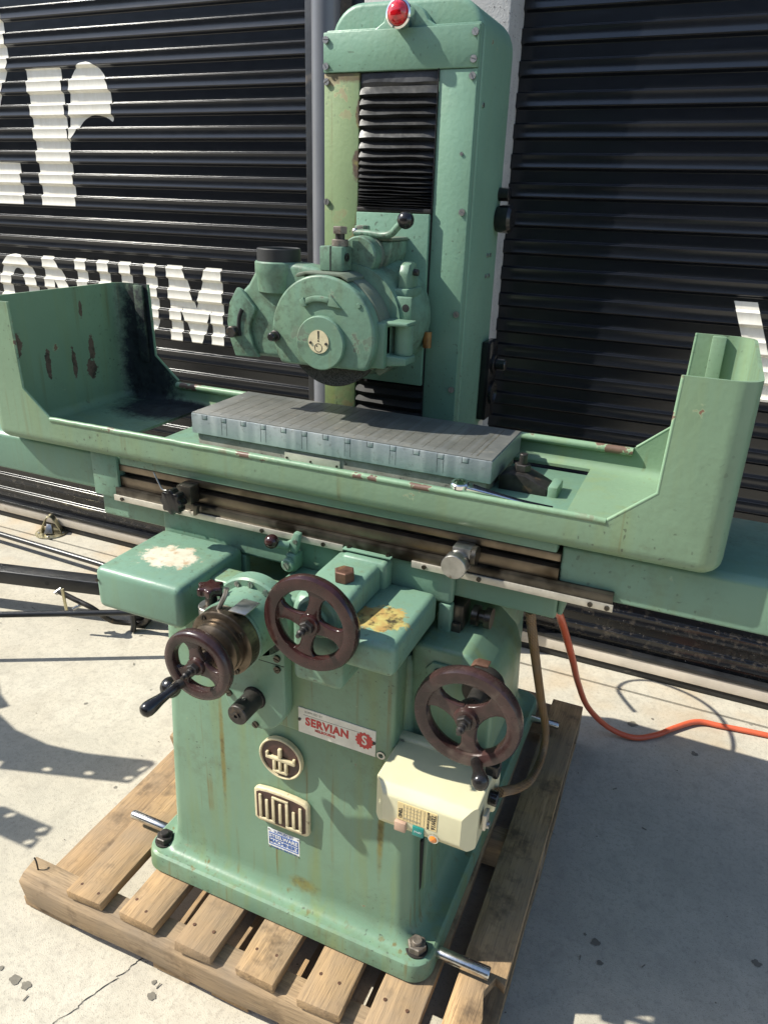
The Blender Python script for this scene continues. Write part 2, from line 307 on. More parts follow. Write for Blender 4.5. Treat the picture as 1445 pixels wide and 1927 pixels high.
def axis_mat(c, d):
    q = Vector(d).normalized().to_track_quat('Z', 'X'); m = q.to_matrix().to_4x4(); m.translation = Vector(c); return m
def bm_lathe(prof, c, d, seg=40, bm=None, cap=True):
    """prof: (radius, distance along d)"""
    bm = bm or bmesh.new(); M = axis_mat(c, d); rings = []
    for r, t in prof:
        if r < 1e-6: rings.append([bm.verts.new(M @ Vector((0, 0, t)))])
        else: rings.append([bm.verts.new(M @ Vector((r*math.cos(2*PI*i/seg), r*math.sin(2*PI*i/seg), t))) for i in range(seg)])
    for a, b in zip(rings, rings[1:]):
        if len(a) == 1 and len(b) == 1: continue
        for i in range(seg):
            j = (i+1) % seg
            if len(a) == 1: bm.faces.new((a[0], b[i], b[j]))
            elif len(b) == 1: bm.faces.new((a[i], b[0], a[j]))
            else: bm.faces.new((a[i], b[i], b[j], a[j]))
    if cap:
        if len(rings[0]) > 1: bm.faces.new(rings[0])
        if len(rings[-1]) > 1: bm.faces.new(rings[-1][::-1])
    return bm
def lathe(name, mat, prof, c, d, seg=40, parent=None, cap=True, angle=35):
    return finish(bm_lathe(prof, c, d, seg, cap=cap), name, mat, parent, angle=angle)
def cyl(name, mat, r, c, d, L, b=0.001, seg=32, parent=None):
    return lathe(name, mat, [(r-b, 0), (r, b), (r, L-b), (r-b, L)], c, d, seg, parent)
def ball(name, mat, r, c, parent=None, seg=28):
    return lathe(name, mat, [(max(0, r*math.sin(PI*i/16)), -r*math.cos(PI*i/16)) for i in range(17)], c, (0, 0, 1), seg, parent)
def spline(pts, n=8):
    P = [Vector(p) for p in pts]; out = []
    for i in range(len(P)-1):
        p0, p1, p2, p3 = P[max(0, i-1)], P[i], P[i+1], P[min(len(P)-1, i+2)]
        for k in range(n):
            t = k/n; out.append(0.5*((2*p1)+(p2-p0)*t+(2*p0-5*p1+4*p2-p3)*t*t+(3*p1-p0-3*p2+p3)*t**3))
    out.append(P[-1]); return out
def bm_tube(pts, r, seg=12, bm=None):
    bm = bm or bmesh.new(); P = [Vector(p) for p in pts]; rings = []; up = None
    for i, p in enumerate(P):
        t = (P[min(i+1, len(P)-1)]-P[max(0, i-1)]).normalized()
        if up is None: up = t.orthogonal().normalized()
        up = (up - t*up.dot(t)).normalized(); s = t.cross(up)
        rr = r(i/(len(P)-1)) if callable(r) else r
        rings.append([bm.verts.new(p+rr*(math.cos(2*PI*k/seg)*up+math.sin(2*PI*k/seg)*s)) for k in range(seg)])
    for a, b in zip(rings, rings[1:]):
        for k in range(seg): bm.faces.new((a[k], b[k], b[(k+1) % seg], a[(k+1) % seg]))
    bm.faces.new(rings[0][::-1]); bm.faces.new(rings[-1]); return bm
def tube(name, mat, pts, r, seg=12, parent=None): return finish(bm_tube(pts, r, seg), name, mat, parent, angle=60)
def hexprof(c, d, r, h, name, mat, parent=None, b=0.0012):
    bm = bm_lathe([(r*0.92, 0), (r, 0.0004), (r, h-b), (r*0.86, h)], c, d, 6); return finish(bm, name, mat, parent, angle=20)
def boolean(A, Bs, op='DIFFERENCE'):
    for B in Bs:
        m = A.modifiers.new('b', 'BOOLEAN'); m.object = B; m.operation = op; m.solver = 'EXACT'
    bpy.context.view_layer.update(); dg = bpy.context.evaluated_depsgraph_get()
    me = bpy.data.meshes.new_from_object(A.evaluated_get(dg)); A.modifiers.clear(); old = A.data; A.data = me
    for B in Bs: bpy.data.objects.remove(B, do_unlink=True)
    me.polygons.foreach_set('use_smooth', [True]*len(me.polygons)); me.set_sharp_from_angle(angle=R(30)); return A
def text_mesh(name, s, mat, size, M, parent=None, depth=0.0006, bold=0.0, sx=1.0, align='CENTER', spacing=1.0):
    cu = bpy.data.curves.new(name, 'FONT'); cu.body = s; cu.size = size; cu.extrude = depth; cu.align_x = align; cu.align_y = 'CENTER'; cu.offset = bold; cu.space_character = spacing; cu.resolution_u = 3
    o = bpy.data.objects.new(name, cu); COL.objects.link(o); bpy.context.view_layer.update()
    me = bpy.data.meshes.new_from_object(o.evaluated_get(bpy.context.evaluated_depsgraph_get())); bpy.data.objects.remove(o, do_unlink=True)
    me.transform(M @ Matrix.Diagonal((sx, 1, 1, 1))); me.materials.clear(); me.materials.append(MAT[mat]); me.name = name
    return link(bpy.data.objects.new(name, me), parent)
FRONT = Matrix(((1, 0, 0, 0), (0, 0, -1, 0), (0, 1, 0, 0), (0, 0, 0, 1)))     # text plane -> faces -y
def front_at(x, y, z, rot=0.0): return Matrix.Translation((x, y, z)) @ FRONT @ Matrix.Rotation(rot, 4, 'Z')

# slotted screw, hex bolt: shared meshes, copied as objects
def screw_mesh():
    bm = bm_lathe([(0.0, 0), (1.0, 0), (1.0, 0.35), (0.0, 0.35)], (0, 0, 0), (0, 0, 1), 18, cap=False)
    for s in (-1, 1):
        poly = []
        for i in range(9):
            a = math.asin(0.16)+(PI-2*math.asin(0.16))*i/8; poly.append((math.cos(a), s*math.sin(a)))
        if s < 0: poly = poly[::-1]
        bm_prism(poly, 'z', 0.34, 0.62, bm)
    bmesh.ops.recalc_face_normals(bm, faces=bm.faces)
    me = bpy.data.meshes.new('screw'); bm.to_mesh(me); bm.free(); return me
SCREW = screw_mesh(); SCREWS = {}
def screw(c, d, r, parent, mat='steel', rot=None, name='screw'):
    if mat not in SCREWS:
        me = SCREW.copy(); me.materials.append(MAT[mat]); SCREWS[mat] = me
    o = bpy.data.objects.new(name, SCREWS[mat])
    o.matrix_world = axis_mat(c, d) @ Matrix.Rotation(random.uniform(0, PI) if rot is None else rot, 4, 'Z') @ Matrix.Scale(r, 4)
    COL.objects.link(o); o.parent = parent; o.matrix_parent_inverse = parent.matrix_world.inverted(); return o

# ================================================================== THE SETTING
def build_ground():
    bm = bmesh.new()
    def quad(x0, x1, y0, y1, z): bm.faces.new([bm.verts.new(p) for p in ((x0, y0, z), (x1, y0, z), (x1, y1, z), (x0, y1, z))])
    YJ = 1.098
    quad(-40, 40, -60, YJ, 0.0); quad(-40, 40, YJ+0.011, 1.60, 0.0)
    bm.faces.new([bm.verts.new(p) for p in ((-40, YJ, 0), (40, YJ, 0), (40, YJ, -0.02), (-40, YJ, -0.02))])
    quad(-40, 40, YJ, YJ+0.011, -0.02)
    bm.faces.new([bm.verts.new(p) for p in ((-40, YJ+0.011, -0.02), (40, YJ+0.011, -0.02), (40, YJ+0.011, 0), (-40, YJ+0.011, 0))])
    g = struct(finish(bm, 'ground', 'concrete', smooth=False))
    # hairline crack and oil spots in the slab, lying in its surface
    def crack(pts, w):
        b = bmesh.new(); n = len(pts); L = []; Rr = []
        for i, (x, y) in enumerate(pts):
            dx, dy = pts[min(i+1, n-1)][0]-pts[max(0, i-1)][0], pts[min(i+1, n-1)][1]-pts[max(0, i-1)][1]; l = math.hypot(dx, dy)
            ww = w*random.uniform(0.35, 1.0); nx, ny = -dy/l*ww, dx/l*ww
            L.append(b.verts.new((x+nx, y+ny, 0.0012))); Rr.append(b.verts.new((x-nx, y-ny, 0.0012)))
        for i in range(n-1): b.faces.new((L[i], L[i+1], Rr[i+1], Rr[i]))
        finish(b, 'crack', 'slot_black', g, smooth=False)
    def wander(a, bb, n, amp):
        out = []
        for i in range(n+1):
            t = i/n; x, y = a[0]+(bb[0]-a[0])*t, a[1]+(bb[1]-a[1])*t
            k = noise.noise(Vector((t*9, a[0]*7, 0)))*amp+random.uniform(-1, 1)*amp*0.25
            out.append((x+k, y+k*0.7)) 
        return out
    crack(wander((-0.335, -0.51), (-0.27, -0.325), 30, 0.012), 0.0012)
    crack(wander((-0.335, -0.51), (-0.36, -0.75), 24, 0.012), 0.0010)
    for (x, y, r) in ((-0.585, -0.125, .013), (-0.475, -0.475, .013), (-0.445, -0.475, .012), (-0.52, -0.47, .006), (-0.20, -0.385, .011), (-0.215, -0.36, .006), (0.60, 0.12, .012), (0.615, 0.075, .008), (0.925, 0.22, .012), (0.575, 0.13, .004), (0.585, 0.93, .017), (0.77, 0.87, .012), (0.64, 0.985, .005), (-0.66, .30, .006)):
        b = bmesh.new(); n = 48; s = random.random()*50; vs = []
        for i in range(n):
            a = 2*PI*i/n; rr = r*(0.85+0.40*noise.noise(Vector((math.cos(a)*1.3+s, math.sin(a)*1.3, s)))+0.14*noise.noise(Vector((math.cos(a)*5+s, math.sin(a)*5, s)))); vs.append(b.verts.new((x+rr*math.cos(a), y+rr*0.9*math.sin(a), 0.0016)))
        b.faces.new(vs); finish(b, 'oil_spot', 'stain', g, smooth=False)
    # dry leaf bits and grit
    b = bmesh.new()
    for i in range(110):
        x, y = random.uniform(-1.8, 1.1), random.uniform(-0.7, 1.08)
        a = random.uniform(0, PI); l = random.choice((0.001, 0.0015, 0.002, 0.006)); w = 0.0009
        M = Matrix.Translation((x, y, 0.0022)) @ Matrix.Rotation(a, 4, 'Z') @ Matrix.Rotation(random.uniform(-.2, .2), 4, 'Y')
        r = bmesh.ops.create_cube(b, size=1.0); bmesh.ops.transform(b, matrix=M @ Matrix.Diagonal((l*2, w*2, 0.0014, 1)), verts=r['verts'])
    o = finish(b, 'grit', 'stain', g, smooth=False); o['kind'] = 'stuff'
build_ground()

YS = 1.215; PER = 0.0778; ZR = 1.4797       # shutter plane, rib pitch, top edge of one rib
PROF = []                                   # (offset below rib top, y offset toward the viewer)
def rib(z):
    """depth of the curtain at height z: flat proud ribs, narrow valleys, a shallow bead in each rib"""
    t = ((ZR - z) % PER)
    D = 0.0130
    def sm(a): a = max(0, min(1, a)); return a*a*(3-2*a)
    up = sm((t+0.0)/0.006) if t < 0.03 else 1.0
    down = 1.0-sm((t-0.037)/0.0105)
    rise = sm((t-(PER-0.0005))/0.0005)
    v = min(up, down); v = max(v, rise*0)
    bead = 0.0024*math.sin(PI*max(0, min(1, (t-0.006)/0.031)))
    return -(D*v - bead*(1 if v > 0.95 else 0))
def zs_between(z0, z1, extra=()):
    out = set([z0, z1])
    k0 = math.floor((ZR-z1)/PER)-1; k1 = math.ceil((ZR-z0)/PER)+1
    for k in range(k0, k1+1):
        for t in (0, .0005, .0015, .003, .0045, .0055, .006, .0066, .0105, .016, .0215, .027, .032, .0364, .037, .0378, .0396, .0422, .0448, .0468, .0475, .0481, .055, .065, .0768, .0774):
            z = ZR-k*PER-t
            if z0 < z < z1: out.add(round(z, 6))
    for e in extra:
        if z0 < e < z1: out.add(e)
    return sorted(out)
def shutter(name, x0, x1, label):
    t = thing(name, label, 'roller door', ((x0+x1)/2, YS, 0))
    bm = bmesh.new(); zs = zs_between(0.085, 2.9); A = []; B = []
    xs = [x0, x1]
    rows = [[bm.verts.new((x, YS+rib(z), z)) for x in xs] for z in zs]
    for a, b in zip(rows, rows[1:]): bm.faces.new((a[0], a[1], b[1], b[0]))
    c = finish(bm, 'curtain', 'shutter_black', t, angle=180)
    box('bottom_rail', 'rail_alu', x0, x1, YS-0.022, YS+0.02, 0.030, 0.074, 0.003, t)
    box('bottom_lip', 'black_paint', x0, x1, YS-0.026, YS+0.02, 0.0755, 0.092, 0.003, t)
    box('rubber_seal', 'rubber', x0, x1, YS-0.016, YS+0.014, 0.0015, 0.029, 0.004, t)
    return t
sh_l = shutter('roller_shutter', -6.0, -0.695, 'black corrugated roller shutter with large white Zr lettering on the left')
sh_r = shutter('roller_shutter', -0.10, 4.5, 'black corrugated roller shutter right of the pillar with white letter V')

def letter(polys, parent, name='letter'):
    """white paint following the corrugation: scan polygons (x,z) into strips"""
    bm = bmesh.new(); zmin = min(p[1] for q in polys for p in q); zmax = max(p[1] for q in polys for p in q)
    zs = zs_between(zmin, zmax, [zmin+i*0.003 for i in range(int((zmax-zmin)/0.003)+1)])
    def spans(z):
        iv = []
        for q in polys:
            X = []
            for (xa, za), (xb, zb) in zip(q, q[1:]+q[:1]):
                if (za <= z) != (zb <= z): X.append(xa+(z-za)/(zb-za)*(xb-xa))
            X.sort(); iv += [(X[i], X[i+1]) for i in range(0, len(X)-1, 2)]
        iv.sort(); out = []
        for a, b in iv:
            if out and a <= out[-1][1]+1e-5: out[-1] = (out[-1][0], max(b, out[-1][1]))
            else: out.append((a, b))
        return out
    for a, b in zip(zs, zs[1:]):
        lo, hi, mid = spans(a+1e-6), spans(b-1e-6), spans((a+b)/2)
        if not (len(lo) == len(hi) == len(mid)): lo = hi = mid
        for (l0, l1), (h0, h1) in zip(lo, hi):
            v = [bm.verts.new(p) for p in ((l0, YS+rib(a)-0.0012, a), (l1, YS+rib(a)-0.0012, a), (h1, YS+rib(b)-0.0012, b), (h0, YS+rib(b)-0.0012, b))]
            bm.faces.new(v)
    bmesh.ops.remove_doubles(bm, verts=bm.verts, dist=1e-5)
    return finish(bm, name, 'letter_white', parent, angle=180)
def arc(cx, cz, rx, rz, a0, a1, n=14): return [(cx+rx*math.cos(R(a0+(a1-a0)*i/n)), cz+rz*math.sin(R(a0+(a1-a0)*i/n))) for i in range(n+1)]
# big r
letter([[(-1.905, 1.441), (-1.735, 1.441), (-1.735, 1.905), (-1.905, 1.905)],
        [(-1.74, 1.62)] + arc(-1.612, 1.80, 0.098, 0.118, 150, 0, 14) + [(-1.514, 1.735)] + arc(-1.59, 1.70, 0.085, 0.050, 35, 145, 8) + [(-1.735, 1.66)]], sh_l)
# big Z (its right part is in view)
letter([[(-2.42, 1.441), (-2.005, 1.441), (-2.005, 1.592), (-2.18, 1.592), (-1.985, 1.93), (-1.985, 2.09), (-2.42, 2.09), (-2.42, 1.94), (-2.24, 1.94), (-2.42, 1.60)]], sh_l)
ZB, ZT = 0.972, 1.251; SW = 0.055
def stem(x, w=SW): return [(x, ZB), (x+w, ZB), (x+w, ZT), (x, ZT)]
# ...ONIUM  (ring letters as pairs of half outlines)
def ring(cx, rx, w):
    cz = (ZB+ZT)/2; rz = (ZT-ZB)/2
    return [arc(cx, cz, rx, rz, 90, 270, 22)+arc(cx, cz, rx-w, rz-w*0.9, 270, 90, 22), arc(cx, cz, rx, rz, -90, 90, 22)+arc(cx, cz, rx-w, rz-w*0.9, 90, -90, 22)]
letter(ring(-2.105, 0.105, 0.062), sh_l)                                                    # O
letter([stem(-1.955), stem(-1.78), [(-1.955, ZT), (-1.895, ZT), (-1.725, ZB), (-1.785, ZB)]], sh_l)  # N
letter([stem(-1.665)], sh_l)                                                                # I
letter([[(-1.555, ZT), (-1.555, 1.07)]+arc(-1.4675, 1.07, 0.0875, 0.098, 180, 360, 16)+[(-1.38, ZT), (-1.435, ZT), (-1.435, 1.07)]+arc(-1.4675, 1.07, 0.0325, 0.045, 360, 180, 10)+[(-1.50, ZT)]], sh_l)  # U
letter([stem(-1.328), stem(-1.137), [(-1.328, ZT), (-1.258, ZT), (-1.2045, 1.10), (-1.152, ZT), (-1.082, ZT), (-1.182, ZB), (-1.227, ZB)]], sh_l)  # M
letter([stem(-2.345), [(-2.345+0.0, ZT), (-2.245, ZT), (-2.245, ZT-0.055), (-2.345, ZT-0.055)], [(-2.345, ZB), (-2.245, ZB), (-2.245, ZB+0.055), (-2.345, ZB+0.055)]], sh_l)  # C
# V on the right shutter
letter([[(0.628, 1.268), (0.688, 1.268), (0.765, 1.075), (0.842, 1.268), (0.902, 1.268), (0.795, 1.0), (0.735, 1.0)]], sh_r)
letter([[(0.915, 1.0), (0.968, 1.0), (1.022, 1.20), (1.076, 1.0), (1.13, 1.0), (1.05, 1.268), (0.995, 1.268)]], sh_r)

pil = tag(box('concrete_pillar', 'pillar_concrete', -0.462, -0.040, 1.078, 1.42, 0.0015, 2.9, 0.006), 'pale grey concrete pillar between the two black roller shutters', 'pillar')
tag(box('door_track', 'black_paint', -0.70, -0.463, 1.165, 1.40, 0.0015, 2.9, 0.004), 'black steel door track behind the grey downpipe', 'door track')
dp = thing('downpipe', 'round grey plastic downpipe standing before the concrete pillar', 'pipe', (-0.592, 1.10, 0))
cyl('pipe', 'pvc_grey', 0.0425, (-0.592, 1.10, 0.0015), (0, 0, 1), 2.9, 0.001, 40, dp)
for zc in (0.45, 2.3):
    lathe('pipe_clip', 'black_paint', [(0.0428, 0), (0.0445, 0.0005), (0.0445, 0.0195), (0.0428, 0.02)], (-0.592, 1.10, zc), (0, 0, 1), 36, dp, cap=False)

# ================================================================== PALLET
def build_pallet():
    p = thing('timber_pallet', 'weathered timber pallet under the green grinder', 'pallet', (0.0, 0.2, 0))
    rot = Matrix.Translation((0, 0.2, 0)) @ Matrix.Rotation(R(0.9), 4, 'Z') @ Matrix.Translation((0, -0.2, 0))
    def plank(name, mat, x0, x1, y0, y1, z0, z1, along, rough_end=0.0):
        bm = bmesh.new(); n = 16
        sx = n if along == 'x' else 3; sy = n if along == 'y' else 3
        # subdivided box so edges can wander
        bm_box(x0, x1, y0, y1, z0, z1, bm)
        es = [e for e in bm.edges if abs((e.verts[0].co-e.verts[1].co).normalized()['xyz'.index(along)]) > .9]
        bmesh.ops.subdivide_edges(bm, edges=es, cuts=n-1, use_grid_fill=True)
        s = random.random()*90
        for v in bm.verts:
            a = v.co['xyz'.index(along)]
            for ax in range(3):
                if 'xyz'[ax] != along: v.co[ax] += 0.0036*noise.noise(Vector((a*7+s, v.co[ax]*30, ax*9)))
            if rough_end:
                end = (v.co.x-x0) if along == 'x' else (v.co.y-y0)
                if abs(end) < 1e-4:
                    if along == 'x': v.co.x += rough_end*(noise.noise(Vector((s, v.co.y*60, v.co.z*40)))+0.6*(v.co.z-z0)/(z1-z0))
                    else: v.co.y += rough_end*noise.noise(Vector((s, v.co.x*30, v.co.z*30)))
        bmesh.ops.transform(bm, matrix=rot, verts=bm.verts)
        bevel(bm, 0.0022, 2, ang=50); return finish(bm, name, mat, p, angle=40)
    T = 0.139
    deck = [(-.447, -.358), (-.312, -.224), (-.170, -.084), (-.032, .055), (.105, .190), (.238, .328), (.364, .452)]
    for i, (a, b) in enumerate(deck):
        y0 = -0.341+random.uniform(-.004, .004); y1 = 0.757+random.uniform(-.008, .008)
        if i == 6:
            # last board: broken and split toward its front end
            bm = bm_prism([(a, -0.34), (b-0.03, -0.34), (b-0.022, -0.24), (b-0.031, -0.205), (b-0.034, -0.19), (b-0.02, -0.155), (b, -0.165), (b, y1), (a, y1)], 'z', T-0.024, T)
            bmesh.ops.transform(bm, matrix=rot, verts=bm.verts); bevel(bm, 0.0018, 2); finish(bm, 'deck_board', 'wood_y', p)
        else: plank('deck_board', 'wood_y', a, b, y0, y1, T-0.024, T, 'y', 0.006)
    for k, yc in enumerate((-0.318, 0.205, 0.730)):
        # stringer: sawn beam, upper front arris worn away, ragged left end
        bm = bmesh.new(); n = 26; rows = []
        sec = [(-.027, .038), (-.027, .094), (-.017, T-.0245), (.028, T-.0245), (.028, .038)]
        for i in range(n+1):
            x = -.592+(.452+.592)*i/n; row = []
            for q, (dy, zz) in enumerate(sec):
                w = noise.noise(Vector((x*6, q*3.1, k*7.0)))*.003
                xx = x+(noise.noise(Vector((q*1.7, k*3.0, 2.0)))*.018+(.016 if q in (0, 4) else 0) if i == 0 else 0)
                row.append(bm.verts.new((xx, yc+dy+w, zz+(w*.6 if q in (0, 1, 4) else min(0, w*.2)))))
            rows.append(row)
        for a, b in zip(rows, rows[1:]):
            for q in range(5): bm.faces.new((a[q], a[(q+1) % 5], b[(q+1) % 5], b[q]))
        bm.faces.new(rows[0]); bm.faces.new(rows[-1][::-1]); bmesh.ops.transform(bm, matrix=rot, verts=bm.verts); bmesh.ops.recalc_face_normals(bm, faces=bm.faces); bevel(bm, 0.0018, 2, ang=24)
        finish(bm, 'stringer', 'wood_x', p, angle=30)
    for (a, b) in ((-.600, -.470), (-.245, -.155), (-.100, -.012), (.055, .142), (.200, .288), (.362, .450)):
        plank('base_board', 'wood_y', a, b, -0.334, 0.745, 0.0055, 0.0345, 'y', 0.004)
    for (x, y) in ((-.428, -.318), (-.38, -.322), (-.298, -.30), (-.262, -.315), (-.155, -.298), (-.11, -.296), (-.012, -.292), (.03, -.288), (.125, -.285), (.165, -.287), (.255, -.28), (.30, -.283)):
        v = rot @ Vector((x, y, T)); cyl('nail_head', 'rust_iron', 0.0036, (v.x, v.y, T-0.001), (0, 0, 1), 0.0016, 0.0005, 10, p)
    v = rot @ Vector((-.56, -.315, .115)); tube('bent_nail', 'nail', spline([v, v+Vector((0, 0, .012)), v+Vector((-.004, .002, .022)), v+Vector((-.010, .004, .027))], 4), 0.0018, 8, p)
    return p
build_pallet()
stick = bm_box(0.045, 0.058, -0.30, -0.19, 0.0015, 0.013); bevel(stick, .001, 1)
tag(finish(stick, 'wood_offcut', 'wood_y'), 'thin pale strip of wood lying on the concrete inside the pallet', 'wood strip')

# ================================================================== THE GRINDER
G = thing('surface_grinder', 'old green surface grinder standing on a timber pallet', 'grinder', (0, 0.2, 0.14))

def rrect(x0, x1, y0, y1, r, n=7):
    out = []
    for cx, cy, a in ((x1-r, y1-r, 0), (x0+r, y1-r, 90), (x0+r, y0+r, 180), (x1-r, y0+r, 270)):
        out += [(cx+r*math.cos(R(a+90*i/n)), cy+r*math.sin(R(a+90*i/n))) for i in range(n+1)]
    return out
def loft(levels, name, mat, parent, angle=35):
    bm = bmesh.new(); rings = [[bm.verts.new((x, y, z)) for x, y in pts] for z, pts in levels]
    for a, b in zip(rings, rings[1:]):
        n = len(a)
        for i in range(n): bm.faces.new((a[i], a[(i+1) % n], b[(i+1) % n], b[i]))
    bm.faces.new(rings[0][::-1]); bm.faces.new(rings[-1]); return finish(bm, name, mat, parent, angle=angle)

# ---- base casting: foot, coved up into tapering walls
def lev(z, i, r): return (z, rrect(-.335+i, .325-i, -.232+i, .70-i, r))
L = [lev(.1405, .004, .040), lev(.145, 0, .042), lev(.176, .001, .042), lev(.184, .003, .041), lev(.188, .008, .038)]
for k in range(7):
    a = R(90*k/6); L.append((.188+.042*(1-math.cos(a)), rrect(-.335+.020+.034*math.sin(a), .325-.020-.034*math.sin(a), -.232+.016+.024*math.sin(a), .70-.020-.024*math.sin(a), .038-.008*k/6)))
L += [(.45, rrect(-.272, .263, -.188, .65, .028)), (.80, rrect(-.255, .245, -.182, .64, .026)), (.815, rrect(-.250, .240, -.177, .635, .024)), (.82, rrect(-.24, .23, -.167, .625, .02))]
base = loft(L, 'base', 'paint_base', G)
box('neck', 'paint_base', -.20, .20, .06, .60, .8205, .9045, .006, G)
# side door seam and louvre slot on the right flank
box('side_door', 'paint_base', .2665, .2735, -.05, .45, .30, .74, .003, base)
box('vent_slot', 'slot_black', .262, .2695, -.140, -.128, .265, .40, .001, base)
prism('vent_hood', 'paint_base', [(.264, .262), (.276, .268), (.276, .395), (.264, .402)], 'y', -.127, -.105, .002, base)
for (x, y) in ((-.303, -.192), (.290, -.193)):
    lathe('washer', 'dark_iron', [(.0, 0), (.0215, 0), (.0215, .0035), (0, .0035)], (x, y, .1882), (0, 0, 1), 30, base, cap=False)
    b = hexprof((x, y, .1918), (0, 0, 1), .0185, .014, 'foot_nut', 'nut_grey' if x > 0 else 'dark_iron', base)
    cyl('stud', 'nut_grey' if x > 0 else 'dark_iron', .0095, (x, y, .205), (0, 0, 1), .009, .001, 20, b)

# ---- badges on the front of the base (face about y = -.189)
YB = -.1895
rb = lathe('round_badge', 'cream_enamel', [(.0, 0), (.045, 0), (.0455, .009), (.0435, .0105), (.0415, .0095), (.0412, .0055), (0, .0055)], (.003, YB+.0005, .538), (0, -1, 0), 48, G)
lathe('badge_field', 'brown_enamel', [(0, 0), (.0408, 0), (.0408, .001), (0, .001)], (.003, YB-.0052, .538), (0, -1, 0), 44, rb, cap=False)
def badge_bar(parent, x0, x1, z0, z1, y0=YB-.006, d=.006, r=.001): return box('raised_bar', 'cream_enamel', x0, x1, y0-d, y0, z0, z1, r, parent)
cx = .003
badge_bar(rb, cx-.030, cx+.032, .534, .541); badge_bar(rb, cx-.0035, cx+.0035, .5412, .562); badge_bar(rb, cx-.030, cx-.025, .5412, .548); badge_bar(rb, cx+.027, cx+.032, .5412, .548)
for dx in (-.0125, 0, .0125): badge_bar(rb, cx+dx-.0028, cx+dx+.0028, .512, .5335)
badge_bar(rb, cx-.0153, cx+.0153, .506, .5118)
wb_poly = [(-.060, .374), (-.060, .444), (-.052, .450), (-.03, .4535), (0, .4545), (.03, .4535), (.052, .450), (.060, .444), (.060, .374), (.052, .3685), (-.052, .3685)]
wb = prism('maker_badge', 'cream_enamel', [(x+.002, z+.001) for x, z in wb_poly], 'y', YB-.0105, YB+.001, .003, G, 3)
prism('badge_field', 'brown_enamel', [(x*.90+.002, (z-.411)*.86+.412) for x, z in wb_poly], 'y', YB-.0112, YB-.0104, .0002, wb, 1)
bw = .0062
def wbar(x0, x1, z0, z1): return badge_bar(wb, x0+.002, x1+.002, z0, z1, YB-.0113, .0035, .0012)
X = [-.044, -.027, -.0095, .0, .0095]
# W M W drawn as one run of upright bars joined top and bottom
for x, z0, z1 in ((-.044, .384, .440), (-.0295, .384, .432), (-.015, .384, .4395), (0, .384, .432), (.015, .384, .4395), (.0295, .384, .425), (.044, .384, .440)):
    wbar(x-bw/2, x+bw/2, z0, z1)
for a, b in ((-.044, -.015), (.015, .044)): wbar(a-bw/2, b+bw/2, .3785, .3838)
wbar(-.015-bw/2, .015+bw/2, .4397, .4445)
sp = prism('supplier_plate', 'print_white', [(-.036, .296), (.036, .296), (.036, .347), (-.036, .347)], 'y', YB-.0012, YB+.0012, .0004, G, 1)
box('blue_band', 'print_blue', -.033, .033, YB-.0016, YB-.0013, .3225, .3375, 0, sp); box('blue_frame', 'print_blue', -.033, .033, YB-.0016, YB-.0013, .3065, .3085, 0, sp)
for a in (-.033, .0315): box('blue_frame', 'print_blue', a, a+.0015, YB-.0016, YB-.0013, .3086, .3223, 0, sp)
text_mesh('lettering', 'SUPPLIED BY', 'print_blue', .0078, front_at(0, YB-.0015, .3418), sp, .0001)
text_mesh('lettering', 'STEELWARE', 'print_white', .0128, front_at(0, YB-.0019, .330), sp, .0001, .0003, .93)
text_mesh('lettering', 'MACHINERY', 'print_blue', .0128, front_at(0, YB-.0015, .3152), sp, .0001, .0004, .93)
text_mesh('lettering', 'Australia Ph 1800 812 411', 'print_blue', .0068, front_at(0, YB-.0015, .3005), sp, .0001, 0, .82)
for a in (-.033, .033):
    for b in (.299, .344): cyl('rivet', 'steel', .0016, (a, YB-.001, b), (0, -1, 0), .0016, .0003, 10, sp)

# ---- front gear covers
gc_poly = [(-.118, .90), (-.118, .735)]+[(-.020+.098*math.cos(R(a)), .735+.098*math.sin(R(a))) for a in range(190, 262, 8)]+[(.02, .6375), (.222, .6345), (.232, .638), (.2365, .650), (.2365, .90)]
gc = prism('front_cover', 'paint_base', gc_poly, 'y', -.221, -.172, .006, G, 3)
lathe('hole_bush', 'steel', [(.0075, 0), (.0075, .002), (.0045, .002), (.0045, -.004)], (.2145, -.2205, .6465), (0, -1, 0), 20, gc, cap=False)
lathe('socket_hole', 'slot_black', [(0, 0), (.0046, 0), (0, .0004)], (.2145, -.2208, .6465), (0, -1, 0), 16, gc, cap=False)
nm = prism('name_plate', 'plate_white', [(.058, .6405), (.2045, .6395), (.2045, .6925), (.058, .6935)], 'y', -.2222, -.2205, .0004, gc, 1)
YN = -.2224
ov_poly = [(-.075, .900), (-.075, .715)]+[(-.014+.062*math.cos(R(a)), .702+.062*math.sin(R(a))) for a in range(180, 361, 10)]+[(.048, .79), (.048, .900)]
ov = prism('gear_cover', 'paint', ov_poly, 'y', -.248, -.2215, .004, G, 3)
prism('cover_joint', 'slot_black', [(-.0752, .7865), (.0482, .7865), (.0482, .7875), (-.0752, .7875)], 'y', -.2484, -.2480, 0, ov, 1)
for (x, z) in ((.036, .779), (.036, .800), (-.012, .650), (-.064, .70)): screw((x, -.248, z), (0, -1, 0), .0062, ov, 'oily_steel')
lathe('bore', 'slot_black', [(0, 0), (.0065, 0), (.0065, .0004), (0, .0004)], (.036, -.2481, .822), (0, -1, 0), 18, ov, cap=False)
kb = lathe('stop_knob', 'dark_iron', [(.020, 0), (.020, .004), (.0185, .0045), (.0185, .052), (.0172, .0535), (.006, .0535), (.006, .0565), (.0035, .0565), (.0035, .054)], (-.012, -.2481, .706), (0, -1, 0), 40, G)
lathe('knob_ring', 'slot_black', [(0, 0), (.022, 0), (.022, .0006), (0, .0006)], (-.012, -.2482, .706), (0, -1, 0), 36, kb, cap=False)
